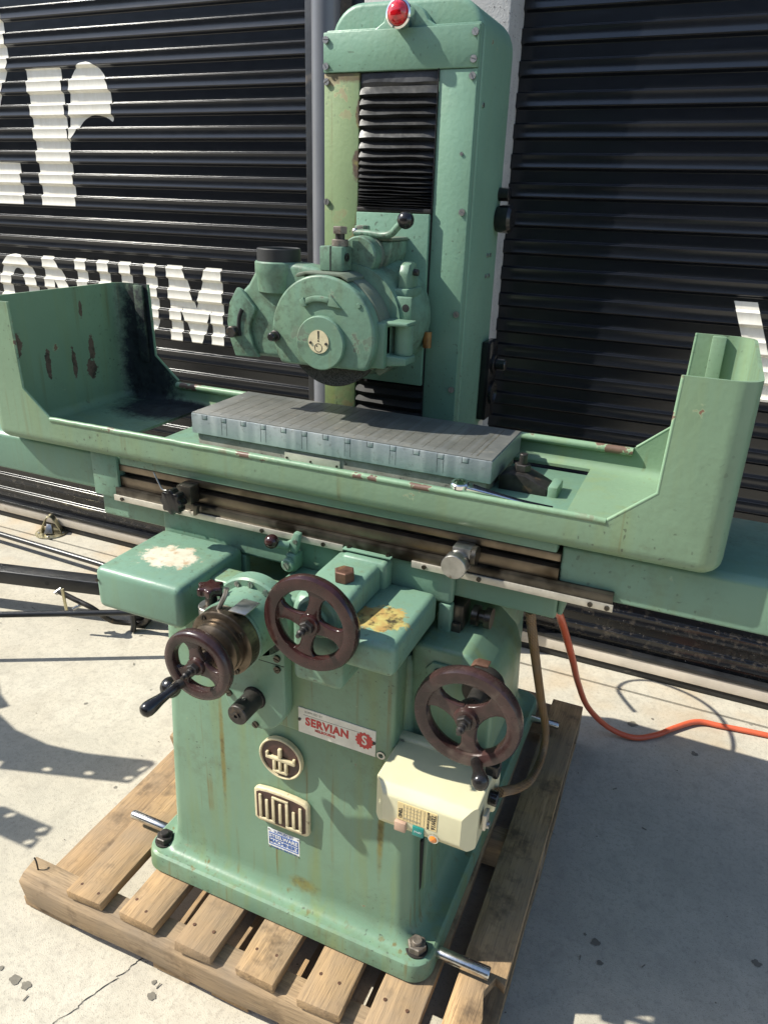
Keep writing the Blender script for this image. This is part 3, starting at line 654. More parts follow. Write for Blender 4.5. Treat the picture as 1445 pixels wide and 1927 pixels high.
for k in range(40):
    a = 2*PI*k/40
    pass
screw((-.012, -.280, .7246), (0, 0, 1), .0035, kb)
# servian plate print
text_mesh('lettering', 'SERVIAN', 'print_red', .0225, front_at(.1135, YN, .667), nm, .0002, .0009, .90, spacing=1.08)
text_mesh('lettering', 'MELBOURNE', 'print_red', .0072, front_at(.110, YN, .6535), nm, .0002, .0002, .95)
text_mesh('lettering', 'SUPPLIED BY', 'print_grey', .0062, front_at(.088, YN, .6865), nm, .0001)
box('print_line', 'print_grey', .068, .195, YN-.0001, YN+.0001, .6795, .6802, 0, nm)
gear = []
for k in range(14):
    for a, rr in ((-.5, .0168), (-.30, .0168), (-.22, .0150), (.22, .0150), (.30, .0168)):
        th = 2*PI*(k+a)/14; gear.append((.184+rr*math.cos(th), .6665+rr*math.sin(th)))
prism('print_gear', 'print_red', gear, 'y', YN-.0002, YN+.0001, 0, nm, 1)
text_mesh('lettering', 'S', 'plate_white', .026, front_at(.184, YN-.0004, .6665), nm, .0001, .0006, .85)
for a in (.0605, .202): screw((a, -.2222, .668), (0, -1, 0), .0028, nm, 'dark_iron')

# ---- saddle: long bed with the two oil boxes, the hump and front gib
sd = box('saddle', 'paint', -.452, .447, -.10, .30, .905, .964, .005, G, 3)
box('saddle_skirt', 'paint', -.29, .285, -.118, -.1005, .897, .963, .007, sd, 3); box('saddle_cheek', 'paint', .262, .285, -.118, -.1005, .80, .8965, .004, sd, 3); box('saddle_cheek', 'paint', -.29, -.108, -.118, -.1005, .80, .8965, .004, sd, 3)
box('end_cap', 'paint', .4475, .456, -.095, .10, .912, .955, .003, sd)
lb = box('left_oil_box', 'paint_left_box', -.288, -.110, -.300, -.1185, .838, .916, .013, G, 4)
rbx = box('right_oil_box', 'paint_right_box', .166, .262, -.300, -.1185, .862, .916, .012, G, 4)
screw((-.281, -.3003, .893), (0, -1, 0), .003, lb, 'paint' if 0 else 'oily_steel')
hp_poly = [(-.1185, .80), (-.285, .80), (-.285, .93), (-.272, .948), (-.205, .956), (-.1185, .957)]
hp = prism('feed_housing', 'paint', hp_poly, 'x', .086, .172, .014, G, 4)
box('housing_arm', 'paint', .100, .182, -.150, -.1187, .90, .9615, .008, hp, 3)
box('cover_plate', 'paint', .098, .184, -.139, -.1005, .9645, .9675, .001, hp)
hexprof((.139, -.212, .9545), (0, 0, 1), .0165, .017, 'hex_plug', 'rust_iron', hp)
for (x, y) in ((.106, -.132), (.176, -.132)): screw((x, y, .9675), (0, 0, 1), .0032, hp, 'oily_steel')
box('ledge', 'paint', .002, .070, -.225, -.1187, .80, .905, .006, hp, 3)
for (x, y) in ((.03, -.19), (.045, -.15)): cyl('bore', 'slot_black', .0028, (x, y, .9049), (0, 0, 1), .0004, .0001, 10, hp)
# reversing lever
lv = box('reverse_lever', 'paint', -.006, .014, -.150, -.1187, .905, .940, .006, G, 3)
cyl('pivot', 'paint', .012, (.004, -.150, .922), (0, -1, 0), .010, .002, 24, lv); screw((.004, -.160, .922), (0, -1, 0), .006, lv)
prism('lever_arm', 'paint', [(-.010, .955), (.0, .944), (.012, .938), (.016, .946), (.022, .978), (.010, .980), (.004, .964)], 'y', -.146, -.134, .003, lv)
tube('lever_rod', 'paint', [(-.0, -.145, .953), (-.018, -.156, .957)], .007, 14, lv); ball('ball_grip', 'maroon', .0125, (-.024, -.160, .962), lv)
screw((.014, -.147, .964), (0, -1, 0), .004, lv)
# rack rail and steel strip along the saddle front
rk = box('rack_rail', 'oily_steel', -.386, .528, -.130, -.1005, .9645, .984, .002, G)
st = box('steel_strip', 'aluminium', -.388, .096, -.1335, -.1302, .958, .9695, .0008, rk); st2 = box('steel_strip', 'aluminium', .218, .530, -.1335, -.1302, .958, .9695, .0008, rk)
for x in (-.368, -.235, -.06, .06, .24, .33, .498, .522): screw((x, -.1335, .9638), (0, -1, 0), .0038, rk, 'oily_steel')
# bits hanging under the right of the saddle
vb = box('valve_block', 'oily_steel', .276, .302, -.105, -.065, .845, .893, .003, G); box('valve_lip', 'oily_steel', .284, .300, -.112, -.1055, .825, .862, .002, vb)
lathe('roller', 'oily_steel', [(.0, 0), (.018, 0), (.018, .010), (.012, .012), (.012, .020), (.018, .022), (.018, .032), (0, .032)], (.312, -.080, .868), (1, 0, 0), 28, vb)

# ---- table: steel ways with tee slot, splash pan, way covers
tb_poly = [(-.1225, .985), (.19, .985), (.19, 1.028), (-.1225, 1.028), (-.1225, 1.0155), (-.108, 1.0155), (-.108, 1.0045), (-.1225, 1.0045)]
tbl = prism('table', 'way_steel', tb_poly, 'x', -.378, .446, .0008, G)
box('table_casting', 'paint', -.374, .440, -.124, .19, 1.0285, 1.0475, .003, tbl)
box('slot_back', 'oily_steel', -.377, .445, -.1085, -.1075, 1.0048, 1.0152, 0, tbl)  # dark oily strip along the back of the tee slot
def cover(x0, x1, yb, name):
    bm = bm_prism([(-.118, .966), (-.118, 1.038), (-.108, 1.0455), (yb, 1.0465), (yb, .966)], 'x', x0, x1); bmesh.ops.recalc_face_normals(bm, faces=bm.faces); bevel(bm, .004, 3)
    return finish(bm, name, 'paint', G)
cover(-1.25, -.3785, -.055, 'way_cover'); cover(.4465, 1.25, .105, 'way_cover')
box('way_cover_end', 'paint', -.440, -.3782, -.128, -.1185, .960, 1.046, .003, G)
# splash pan, cut from a rounded block
def solid(x0, x1, y0, y1, z0, z1, rv, rb_, seg=6):
    bm = bm_box(x0, x1, y0, y1, z0, z1)
    ve = [e for e in bm.edges if abs(e.verts[0].co.z-e.verts[1].co.z) > .01]
    bmesh.ops.bevel(bm, geom=ve, offset=rv, segments=seg, profile=.5, affect='EDGES')
    be = [e for e in bm.edges if abs(e.verts[0].co.z-z0) < 1e-5 and abs(e.verts[1].co.z-z0) < 1e-5 and len(e.link_faces) == 2 and e.calc_face_angle(0) > .5]
    bmesh.ops.bevel(bm, geom=be, offset=rb_, segments=seg, profile=.5, affect='EDGES')
    return bm
pan_bm = solid(-.656, .656, -.152, .222, 1.048, 1.31, .030, .022)
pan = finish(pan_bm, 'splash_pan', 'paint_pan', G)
inner = finish(solid(-.651, .651, -.147, .217, 1.053, 1.40, .027, .018), 'cut_a', None)
notch = finish(bm_prism([(-.502, 1.1025), (-.562, 1.155), (-.567, 1.4), (.567, 1.4), (.562, 1.155), (.502, 1.1025)], 'y', -.3, .4), 'cut_b', None)
notch2 = finish(bm_prism([(-.498, 1.098), (-.503, 1.12), (.503, 1.12), (.498, 1.098)], 'y', .10, .4), 'cut_d', None)
well = finish(bm_box(-.43, .43, -.13, .205, 1.0, 1.2), 'cut_c', None)
boolean(pan, [inner, notch, notch2, well])
tube('front_rim', 'paint_rim', [(-.503, -.1495, 1.1030)]+[(-.50+.01*i, -.1495, 1.1035+.0012*noise.noise(Vector((i*.35, 3, 0)))) for i in range(1, 100)]+[(.503, -.1495, 1.1030)], .0048, 12, pan)
tube('rear_rim', 'paint_rim', [(-.503, .2140, 1.0945), (0, .2140, 1.0945), (.498, .2140, 1.0955)], .0075, 14, pan)
for s in (-1, 1):
    for y in (-.1495, .2195): tube('edge_bead', 'paint_rim', [(s*.503, y, 1.1035), (s*.562, y, 1.155), (s*.566, y, 1.310)], .0030, 8, pan)
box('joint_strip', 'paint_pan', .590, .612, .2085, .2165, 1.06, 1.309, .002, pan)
# dog-leg stay behind the left end, with the row of slots seen in its shade
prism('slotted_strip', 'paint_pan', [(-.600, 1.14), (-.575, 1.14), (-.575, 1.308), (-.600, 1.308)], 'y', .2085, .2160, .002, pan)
# trip dogs on the table tee slot
dg = box('trip_dog', 'oily_steel', -.225, -.195, -.150, -.1232, .990, 1.024, .003, G)
bm = bmesh.new(); prof = []
for k in range(48):
    a = 2*PI*k/48; rr = .0215+.0025*math.cos(8*a); prof.append((-.214+rr*math.cos(a), 1.003+rr*math.sin(a)))
bm_prism(prof, 'y', -.182, -.162, bm); bmesh.ops.recalc_face_normals(bm, faces=bm.faces); bevel(bm, .003, 2, ang=50); finish(bm, 'star_knob', 'bakelite', dg)
cyl('dog_stem', 'dark_iron', .010, (-.214, -.150, 1.003), (0, -1, 0), .013, .001, 20, dg); prism('dog_toe', 'oily_steel', [(-.196, .990), (-.186, .990), (-.190, .970), (-.196, .968)], 'y', -.145, -.135, .001, dg)
tube('dog_wire', 'steel', spline([(-.236, -.150, 1.012), (-.252, -.152, 1.010), (-.262, -.151, 1.022), (-.272, -.150, 1.040)], 5), .0015, 8, dg)
dr = box('trip_dog', 'steel', .289, .318, -.150, -.1232, .985, 1.018, .002, G)
lathe('knurled_knob', 'steel', [(0, 0), (.0195, 0), (.0195, .020), (.0185, .0215), (0, .0215)], (.299, -.1502, .994), (0, -1, 0), 40, dr); cyl('dog_collar', 'oily_steel', .016, (.318, -.138, 1.004), (1, 0, 0), .008, .001, 26, dr)

# ---- magnetic chuck
ck = box('magnetic_chuck', 'chuck_side', -.300, .300, 0, .1945, 1.069, 1.1085, .0018, G)
box('chuck_face', 'chuck_top', -.2985, .2985, .0015, .193, 1.1087, 1.110, .0003, ck)
box('chuck_body', 'chuck_base', -.291, .291, .006, .19, 1.0285, 1.0688, .002, ck)
box('chuck_plate', 'aluminium', -.095, .02, .0035, .0058, 1.040, 1.062, .0005, ck)
for x in (-.09, -.04, .014): screw((x, .0035, 1.051), (0, -1, 0), .0022, ck, 'oily_steel')
for i in range(13):
    x = -.268+.0435*i
    bm = bm_box(x-.0050, x+.0050, -.0004, .001, 1.0995, 1.1080); bevel(bm, .0015, 2); finish(bm, 'pole_piece', 'chuck_side', ck)
    for s in (-1, 1): box('pole_seam', 'slot_black', x+s*.0056-.00025, x+s*.0056+.00025, -.0002, .001, 1.099 if (i+s) % 2 else 1.074, 1.108, 0, ck)
    box('pole_seam', 'slot_black', x-.0056, x+.0056, -.0002, .001, 1.0987, 1.0993, 0, ck)
for i in range(25):
    x = -.268+.02175*i+.0055; box('pole_line', 'pole_brass', x-.0004, x+.0004, .012, .184, 1.1098, 1.11025, 0, ck)
box('pole_line', 'pole_brass', .268, .2705, .012, .184, 1.1098, 1.11025, 0, ck)
cb = prism('toe_clamp', 'dark_iron', [(.302, 1.0285), (.302, 1.072), (.318, 1.078), (.345, 1.078), (.385, 1.060), (.385, 1.0285)], 'y', .045, .095, .003, G)
hexprof((.335, .07, 1.0785), (0, 0, 1), .014, .012, 'clamp_nut', 'dark_iron', cb); cyl('clamp_stud', 'dark_iron', .007, (.335, .07, 1.09), (0, 0, 1), .018, .001, 16, cb)
box('clamp_pad', 'paint', .3855, .402, .045, .095, 1.0285, 1.066, .003, cb)
cyl('floor_bolt', 'oily_steel', .005, (.445, -.11, 1.053), (0, 0, 1), .005, .001, 12, pan)

# ---- column
rt = .062
def col_poly(x, zb, zt, r):
    return [(-x, zb), (x, zb)]+[(x-r+r*math.cos(R(a)), zt-r+r*math.sin(R(a))) for a in range(0, 91, 10)]+[(-x+r+r*math.cos(R(a)), zt-r+r*math.sin(R(a))) for a in range(90, 181, 10)]
cm = prism('column', 'paint_column', col_poly(.146, .9055, 1.818, rt), 'y', .282, .475, .010, G, 4)
box('front_frame', 'paint_column', -.1455, .1455, .264, .2825, .96, 1.774, .003, cm)
box('well', 'slot_black', -.0735, .0785, .2625, .2638, 1.02, 1.712, 0, cm)
hd = box('head_plate', 'paint_column', -.1455, .1465, .252, .2638, 1.706, 1.769, .0022, cm)
arch = [(-.062, 1.765), (-.048, 1.772)]+[(.009+.043*math.cos(R(a)), 1.772+.036*math.sin(R(a))) for a in range(165, 14, -10)]+[(.066, 1.772), (.08, 1.765)]
prism('lamp_boss', 'paint_column', arch, 'y', .262, .283, .003, cm, 3)
lw = box('left_cover_strip', 'paint_strip', -.1455, -.0735, .255, .2638, .98, 1.7055, .002, cm)
rw_ = box('right_cover_strip', 'paint_column', .0785, .1465, .255, .2638, .98, 1.7055, .002, cm)
for (x, z, p) in ((-.139, 1.757, hd), (-.139, 1.716, hd), (.140, 1.757, hd), (.140, 1.718, hd), (-.139, 1.692, lw), (-.139, 1.49, lw), (.139, 1.694, rw_), (.136, 1.48, rw_), (.138, 1.30, rw_), (.138, 1.155, rw_), (.128, 1.575, rw_)):
    screw((x, .252 if p is hd else .255, z), (0, -1, 0), .0058 if z != 1.575 else .003, p, 'steel')
for (y, z) in ((.30, 1.655), (.40, 1.40), (.42, 1.40), (.40, 1.36), (.42, 1.36)): screw((.146, y, z), (1, 0, 0), .004, cm, 'steel')
lm = lathe('signal_lamp', 'chrome', [(.0205, 0), (.0205, .022), (.0225, .024), (.0225, .030), (.0195, .032), (.0195, .026)], (.008, .2622, 1.786), (0, -1, 0), 40, cm)
lathe('red_lens', 'red_lens', [(.0190, 0), (.0188, .006), (.0165, .012), (.012, .0165), (.006, .019), (0, .0198)], (.008, .236, 1.786), (0, -1, 0), 36, lm)
# bellows over the slideway
def bellows_mesh(name, x0, x1, zs, yb, depths, parent):
    bm = bmesh.new(); rows = []; n = 14
    for k, (z, d) in enumerate(zip(zs, depths)):
        row = []
        for i in range(n+1):
            u = i/n; w = noise.noise(Vector((u*2.2, k*.9, 4.0)))*.0022
            edge = min(1, min(u, 1-u)*9)
            row.append(bm.verts.new((x0+(x1-x0)*u, yb-d*(0.55+0.45*edge)+w*.5, z+w*(1 if d > .003 else .4))))
        rows.append(row)
    for a, b in zip(rows, rows[1:]):
        for i in range(n): bm.faces.new((a[i], a[i+1], b[i+1], b[i]))
    return finish(bm, name, 'bellows', parent, angle=15)
zs, dp_ = [], []; z = 1.705
steps = [.030, .024, .022, .022, .024, .028, .022, .020, .017, .015, .013, .011, .010, .0085, .0075, .007, .0065, .006, .0055, .005, .0045, .004]
for k, s_ in enumerate(steps):
    zs += [z, z-s_*.62]; dp_ += [.0035, .0165 if k else .006]; z -= s_*.82
zs.append(1.477); dp_.append(.003)
zs2 = [1.705+(v-1.705)*(1.705-1.477)/(1.705-z) if i < len(zs)-1 else 1.4775 for i, v in enumerate(zs)]
bellows_mesh('bellows', -.072, .0775, zs2, .2618, dp_, cm)
box('bellows_bar', 'dark_iron', -.0715, .0775, .2475, .2560, 1.4755, 1.483, .001, cm)
zs3 = [1.152-.011*i for i in range(12)]; lbm = bellows_mesh('lower_bellows', -.072, .0775, zs3, .2618, [.004 if i % 2 else .014 for i in range(12)], cm); lbm.data.materials[0] = MAT['slot_black']
# switch panel and sockets on the right flank
ep = box('switch_panel', 'bakelite', .1462, .166, .415, .475, 1.056, 1.226, .003, cm)
cyl('push_knob', 'bakelite', .0125, (.1662, .448, 1.176), (1, 0, 0), .028, .002, 28, ep); lathe('knob_ring', 'bakelite', [(.021, 0), (.021, .004), (.018, .006), (.014, .006)], (.1662, .448, 1.176), (1, 0, 0), 32, ep, cap=False)
lathe('meter_bezel', 'bakelite', [(.026, 0), (.026, .006), (.020, .007), (.018, .003), (0, .003)], (.1662, .448, 1.112), (1, 0, 0), 40, ep)
box('warning_sticker', 'plate_white', .1462, .1468, .435, .47, 1.010, 1.046, 0, cm)
so = lathe('cable_socket', 'bakelite', [(.0, 0), (.024, 0), (.027, .010), (.027, .026), (.022, .032), (0, .032)], (.1462, .452, 1.468), (1, 0, 0), 36, cm)
lathe('cable_socket', 'bakelite', [(.0, 0), (.013, 0), (.013, .020), (.010, .022), (0, .022)], (.1462, .455, 1.514), (1, 0, 0), 28, cm)

# ---- wheelhead
wh = box('wheelhead_slide', 'paint_column', -.0715, .0765, .2445, .2548, 1.157, 1.4745, .0015, G)
cyl('slide_edge_line', 'slot_black', .0012, (.0778, .2535, 1.03), (0, 0, 1), .68, .0002, 8, wh)
mb = lathe('spindle_housing', 'paint_guard', [(.112, 0), (.1145, .010), (.1145, .035), (.111, .055), (.103, .078), (.098, .090), (.098, .120)], (-.022, .2444, 1.292), (0, -1, 0), 64, wh)
cn = (-.044, 1.272); GR = .1025
def guard_poly(cx, cz, r, zb):
    a0 = math.degrees(math.asin((zb-cz)/r)); pts = [(cx+r*math.cos(R(a)), cz+r*math.sin(R(a))) for a in [a0+(180-2*a0)*i/44 for i in range(45)]]
    return pts
gd_poly = guard_poly(*cn, GR, 1.2135)
gd_poly[0] = (.042, 1.2165)
gd = prism('wheel_guard', 'paint_guard', gd_poly, 'y', .055, .142, .005, G, 3)
gf = prism('guard_rim', 'paint_dirty', guard_poly(cn[0]+.001, cn[1], GR+.0028, 1.214), 'y', .082, .1435, .003, gd, 2)
bs = lathe('hub_cover', 'paint_guard', [(.0, 0), (.0475, 0), (.0475, .008), (.0455, .0105), (0, .0105)], (-.043, .0556, 1.259), (0, -1, 0), 56, gd)
bd = lathe('warning_badge', 'cream_enamel', [(0, 0), (.0205, 0), (.0205, .0012), (0, .0012)], (-.0445, .0449, 1.262), (0, -1, 0), 40, bs, cap=False)
prism('exclamation_mark', 'print_black', [(-.0461, 1.281), (-.0429, 1.281), (-.0435, 1.2665), (-.0455, 1.2665)], 'y', .0433, .0437, 0, bd, 1); cyl('exclamation_dot', 'print_black', .0017, (-.0445, .0437, 1.2635), (0, -1, 0), .0003, .0001, 12, bd)
lathe('warning_ring', 'print_black', [(.0078, 0), (.0078, .0003), (.0068, .0003), (.0068, 0)], (-.0445, .0437, 1.2515), (0, -1, 0), 30, bd, cap=False)
cyl('ring_dot', 'print_black', .0014, (-.0475, .0437, 1.2545), (0, -1, 0), .0003, .0001, 10, bd)
for s in (-1, 1): cyl('badge_screw', 'dark_iron', .0026, (-.0445+s*.0155, .0437, 1.2595), (0, -1, 0), .0018, .0004, 12, bd)
for a_ in (38, 95, 150): hexprof((cn[0]+.0985*math.cos(R(a_))*.93, .0555, cn[1]+.0985*math.sin(R(a_))*.93), (0, -1, 0), .0045, .003, 'cover_bolt', 'paint_guard', gd) if a_ == 38 else None
# raised direction arrow
arw = [(-.045+.062*math.cos(R(a)), 1.268+.062*math.sin(R(a))) for a in range(118, 71, -6)]
body = arw+[(-.045+.072*math.cos(R(a)), 1.268+.072*math.sin(R(a))) for a in range(72, 119, 6)]
prism('direction_arrow', 'paint_guard', body, 'y', .0495, .0552, .002, gd); 
def pol(a, r): return (-.045+r*math.cos(R(a)), 1.268+r*math.sin(R(a)))
prism('arrow_head', 'paint_guard', [pol(75, .058), pol(75, .077), pol(52, .068)], 'y', .0492, .0553, .0015, gd)
prism('arrow_tail', 'paint_guard', [pol(116, .059), pol(124, .060), pol(124, .074), pol(116, .075)], 'y', .0492, .0553, .0015, gd)
# coolant nozzle pin on the guard's left
np_ = cyl('guard_pin', 'dark_iron', .010, (-.139, .0555, 1.262), (0, -1, 0), .006, .001, 22, gd); cyl('guard_pin_tip', 'bakelite', .0075, (-.139, .0495, 1.262), (0, -1, 0), .013, .002, 18, gd)
# dust outlet to the left with hose stub and slotted flap
do_poly = [(-.198, 1.387), (-.205, 1.365), (-.218, 1.345), (-.240, 1.325), (-.255, 1.285), (-.250, 1.245), (-.238, 1.2125), (-.12, 1.2135), (-.05, 1.22), (-.03, 1.365), (-.075, 1.383), (-.115, 1.387)]
du = prism('dust_outlet', 'paint_guard', do_poly, 'y', .088, .1425, .010, gd, 4)
lathe('outlet_collar', 'paint_guard', [(.040, -.03), (.0425, 0), (.0445, .004), (.0445, .021), (.042, .0235), (.030, .0235)], (-.165, .1155, 1.364), (0, 0, 1), 48, gd)
lathe('hose_stub', 'rubber', [(.0395, 0), (.0402, .001), (.0398, .022), (.0385, .0235), (.0360, .022), (.0360, -.02), (0, -.02)], (-.165, .1155, 1.3865), (0, 0, 1), 48, gd, cap=False)
fl_poly = [(-.236, 1.339), (-.226, 1.336), (-.199, 1.307), (-.197, 1.300), (-.208, 1.28), (-.212, 1.262), (-.205, 1.235), (-.192, 1.213), (-.246, 1.2105), (-.256, 1.24), (-.2615, 1.275), (-.254, 1.31)]
fl = prism('slotted_flap', 'paint_guard', fl_poly, 'y', .0785, .0875, .0025, gd, 2)
tube('flap_slot', 'slot_black', spline([(-.2255, .0785, 1.30), (-.232, .0785, 1.285), (-.2345, .0785, 1.265), (-.233, .0785, 1.25)], 5), .0042, 8, fl)
cyl('flap_knob', 'dark_iron', .0105, (-.2435, .0785, 1.258), (0, -1, 0), .016, .0015, 26, fl)
# hinge bracket on the right
br = prism('hinge_bracket', 'paint_guard', [(.045, 1.302), (.108, 1.302), (.108, 1.2955), (.070, 1.2945), (.070, 1.243), (.108, 1.242), (.108, 1.2285), (.070, 1.2235), (.045, 1.2165)], 'y', .082, .128, .003, gd, 2)
box('bracket_web', 'paint_guard', .040, .070, .072, .100, 1.220, 1.300, .004, br); cyl('hinge_barrel', 'paint_guard', .0165, (.0905, .112, 1.2425), (0, 0, 1), .0525, .001, 26, br)
prism('drip_lip', 'paint_dirty', [(.045, 1.216), (.075, 1.223), (.066, 1.212), (.055, 1.2045)], 'y', .085, .12, .002, br)
# grinding wheel
lathe('grinding_wheel', 'abrasive', [(0, 0), (.089, 0), (.0905, .0015), (.0905, .0235), (.089, .025), (0, .025)], (-.034, .0995, 1.268), (0, -1, 0), 72, G)
# clamp block, bolt, cylinder, box and lever on top
cbk = box('clamp_block', 'paint_guard', -.0655, -.0215, .088, .128, 1.3785, 1.4195, .002, gd)
box('clamp_split', 'slot_black', -.0452, -.0430, .0876, .112, 1.379, 1.4198, 0, cbk)
lathe('block_collar', 'nut_grey', [(0, 0), (.0145, 0), (.0145, .010), (.0135, .011), (0, .011)], (-.0355, .108, 1.4197), (0, 0, 1), 30, cbk); cyl('bolt_shank', 'dark_iron', .0085, (-.0355, .108, 1.4305), (0, 0, 1), .010, .0005, 20, cbk)
hexprof((-.0355, .108, 1.4400), (0, 0, 1), .0135, .012, 'clamp_bolt', 'nut_grey', cbk)
lathe('block_screw', 'dark_iron', [(.006, 0), (.0075, .003), (.004, .003), (.004, -.002), (0, -.002)], (-.0213, .104, 1.402), (1, 0, 0), 20, cbk, cap=False)
prism('guard_bracket', 'paint_dirty', [(-.100, 1.369), (-.094, 1.3745), (-.080, 1.378), (-.010, 1.378), (.004, 1.371), (.004, 1.365), (-.012, 1.3725), (-.078, 1.373), (-.094, 1.367)], 'y', .060, .128, .0015, gd)
ay = lathe('dresser_barrel', 'paint_guard', [(0, 0), (.031, 0), (.0335, .003), (.0335, .040), (.032, .043), (.0325, .044), (.0325, .12)], (-.010, .128, 1.4035), (0, 1, 0), 44, gd)
prism('dresser_box', 'paint_guard', [(-.030, 1.40), (-.030, 1.4285), (.036, 1.4285), (.036, 1.405), (.026, 1.385), (.008, 1.374)], 'y', .168, .2440, .004, ay, 3); box('dresser_lid', 'paint_dirty', -.032, .038, .166, .2442, 1.4288, 1.4345, .002, ay); lathe('barrel_band', 'paint_dirty', [(.0335, 0), (.0355, .001), (.0355, .009), (.0335, .010)], (-.010, .158, 1.4035), (0, 1, 0), 44, ay, cap=False)
box('dresser_block', 'paint_guard', -.056, -.036, .205, .235, 1.41, 1.452, .003, ay)
tube('dresser_lever', 'paint_guard', spline([(-.034, .165, 1.440), (-.010, .163, 1.4405), (.022, .160, 1.4385), (.040, .157, 1.442), (.052, .153, 1.452), (.062, .15, 1.460)], 6), .0064, 14, ay)
ball('lever_ball', 'bakelite', .0148, (.0705, .148, 1.4655), ay); ball('lever_pivot', 'steel', .006, (-.034, .165, 1.443), ay)
prism('pivot_ear', 'paint_guard', [(.150, 1.345), (.200, 1.345), (.200, 1.378), (.192, 1.392), (.175, 1.397), (.158, 1.392), (.150, 1.378)], 'x', .060, .078, .003, wh); cyl('pivot_pin', 'dark_iron', .006, (.078, .178, 1.378), (1, 0, 0), .009, .001, 18, wh)
box('ear_base', 'paint_guard', -.02, .082, .140, .212, 1.335, 1.3515, .003, wh)
tp = box('terminal_plate', 'paint_guard', .055, .096, .128, .136, 1.300, 1.340, .003, wh)
for x in (.066, .085): lathe('terminal_hole', 'slot_black', [(0, 0), (.0068, 0), (0, .0005)], (x, .1278, 1.321), (0, -1, 0), 20, tp, cap=False)
tube('sight_glass', 'tan_glass', [(.093, .2235, 1.238), (.093, .2235, 1.268)], .0085, 16, wh)

# ---- handwheels
def handwheel(name, c, ro, ri, w, n, rot, mat, hub_r, spoke_w, nut='dark_iron'):
    """dished wheel facing -y: D-section rim, flared spokes, hub, nut"""
    h = lathe(name, mat, [(ro-.004, 0), (ro-.0012, .002), (ro, .007), (ro, w*.72), (ro-.0025, w*.93), ((ro+ri)/2, w), (ri+.002, w*.88), (ri, w*.6), (ri, w*.35), (ri+.003, .002), (ro-.004, 0)], (c[0], c[1]+w/2, c[2]), (0, -1, 0), 72, G, cap=False, angle=50)
    for k in range(n):
        a = rot+2*PI*k/n; u = Vector((math.cos(a), 0, math.sin(a))); v = Vector((-math.sin(a), 0, math.cos(a)))
        prof = []
        rr = [(hub_r*.6, 1.35), (hub_r*1.1, 1.02), (hub_r*1.1+(ri-hub_r*1.1)*.35, .86), (hub_r*1.1+(ri-hub_r*1.1)*.62, .95), (hub_r*1.1+(ri-hub_r*1.1)*.82, 1.25), (ri-.0025, 1.75), (ri+.003, 2.3)]
        for r_, k_ in rr: prof.append((r_, spoke_w*k_*.5))
        bm = bmesh.new(); A = []; B = []
        ring = [(r_, s_) for r_, s_ in prof]+[(r_, -s_) for r_, s_ in prof[::-1]]
        for y, L_ in ((c[1]-w*.22, A), (c[1]+w*.26, B)):
            for r_, s_ in ring:
                p = Vector((c[0], y, c[2]))+u*r_+v*s_; L_.append(bm.verts.new(p))
        m = len(ring); bm.faces.new(A); bm.faces.new(B[::-1])
        for i in range(m): bm.faces.new((A[i], B[i], B[(i+1) % m], A[(i+1) % m]))
        bmesh.ops.recalc_face_normals(bm, faces=bm.faces); bevel(bm, .0022, 3, ang=50); finish(bm, 'spoke', mat, h, angle=50)
    lathe('hub', mat, [(hub_r*.95, -.012), (hub_r, -.010), (hub_r, w*.5), (hub_r*.85, w*.75), (hub_r*.5, w*.8), (0, w*.8)], (c[0], c[1]+w*.3, c[2]), (0, -1, 0), 36, h)
    y = c[1]+w*.3-w*.8
    hexprof((c[0], y, c[2]), (0, -1, 0), hub_r*.62, .008, 'nut', nut, h)
    lathe('shaft_end', nut, [(0, 0), (hub_r*.34, 0), (hub_r*.34, .004), (hub_r*.27, .005), (hub_r*.27, .0095), (hub_r*.32, .0105), (hub_r*.32, .014), (hub_r*.2, .016), (hub_r*.2, .021), (0, .022)], (c[0], y-.008, c[2]), (0, -1, 0), 22, h)
    return h
def grip(h, root, d, L, r):
    d = Vector(d).normalized(); prof = [(0, 0), (r*.62, 0), (r*.62, L*.06), (r*.72, L*.12), (r*.62, L*.3), (r*.72, L*.5), (r*.95, L*.72), (r, L*.84), (r*.85, L*.94), (r*.45, L*.99), (0, L)]
    lathe('handle_collar', 'dark_iron', [(0, -.004), (r*.66, -.004), (r*.66, .003), (0, .003)], Vector(root), d, 24, h)
    return lathe('handle', 'bakelite', prof, Vector(root)+d*.003, d, 28, h, angle=80)
w1 = handwheel('feed_handwheel', (.136, -.312, .930), .0765, .0540, .020, 4, R(78), 'maroon', .0175, .021)
lathe('wheel_boss', 'paint', [(.034, 0), (.034, .010), (.030, .014), (.020, .014), (.020, .022)], (.136, -.284, .930), (0, -1, 0), 40, hp)
w2 = handwheel('cross_handwheel', (-.010, -.388, .861), .0575, .0395, .020, 3, R(100), 'maroon_worn', .0150, .021)
grip(w2, (-.040, -.398, .823), (-.25, -1, -.20), .066, .0115)
w3 = handwheel('elevating_handwheel', (.3655, -.262, .808), .0815, .0590, .024, 3, R(38), 'maroon_worn', .0195, .025)
grip(w3, (.387, -.272, .742), (.42, -1, .22), .060, .0125)
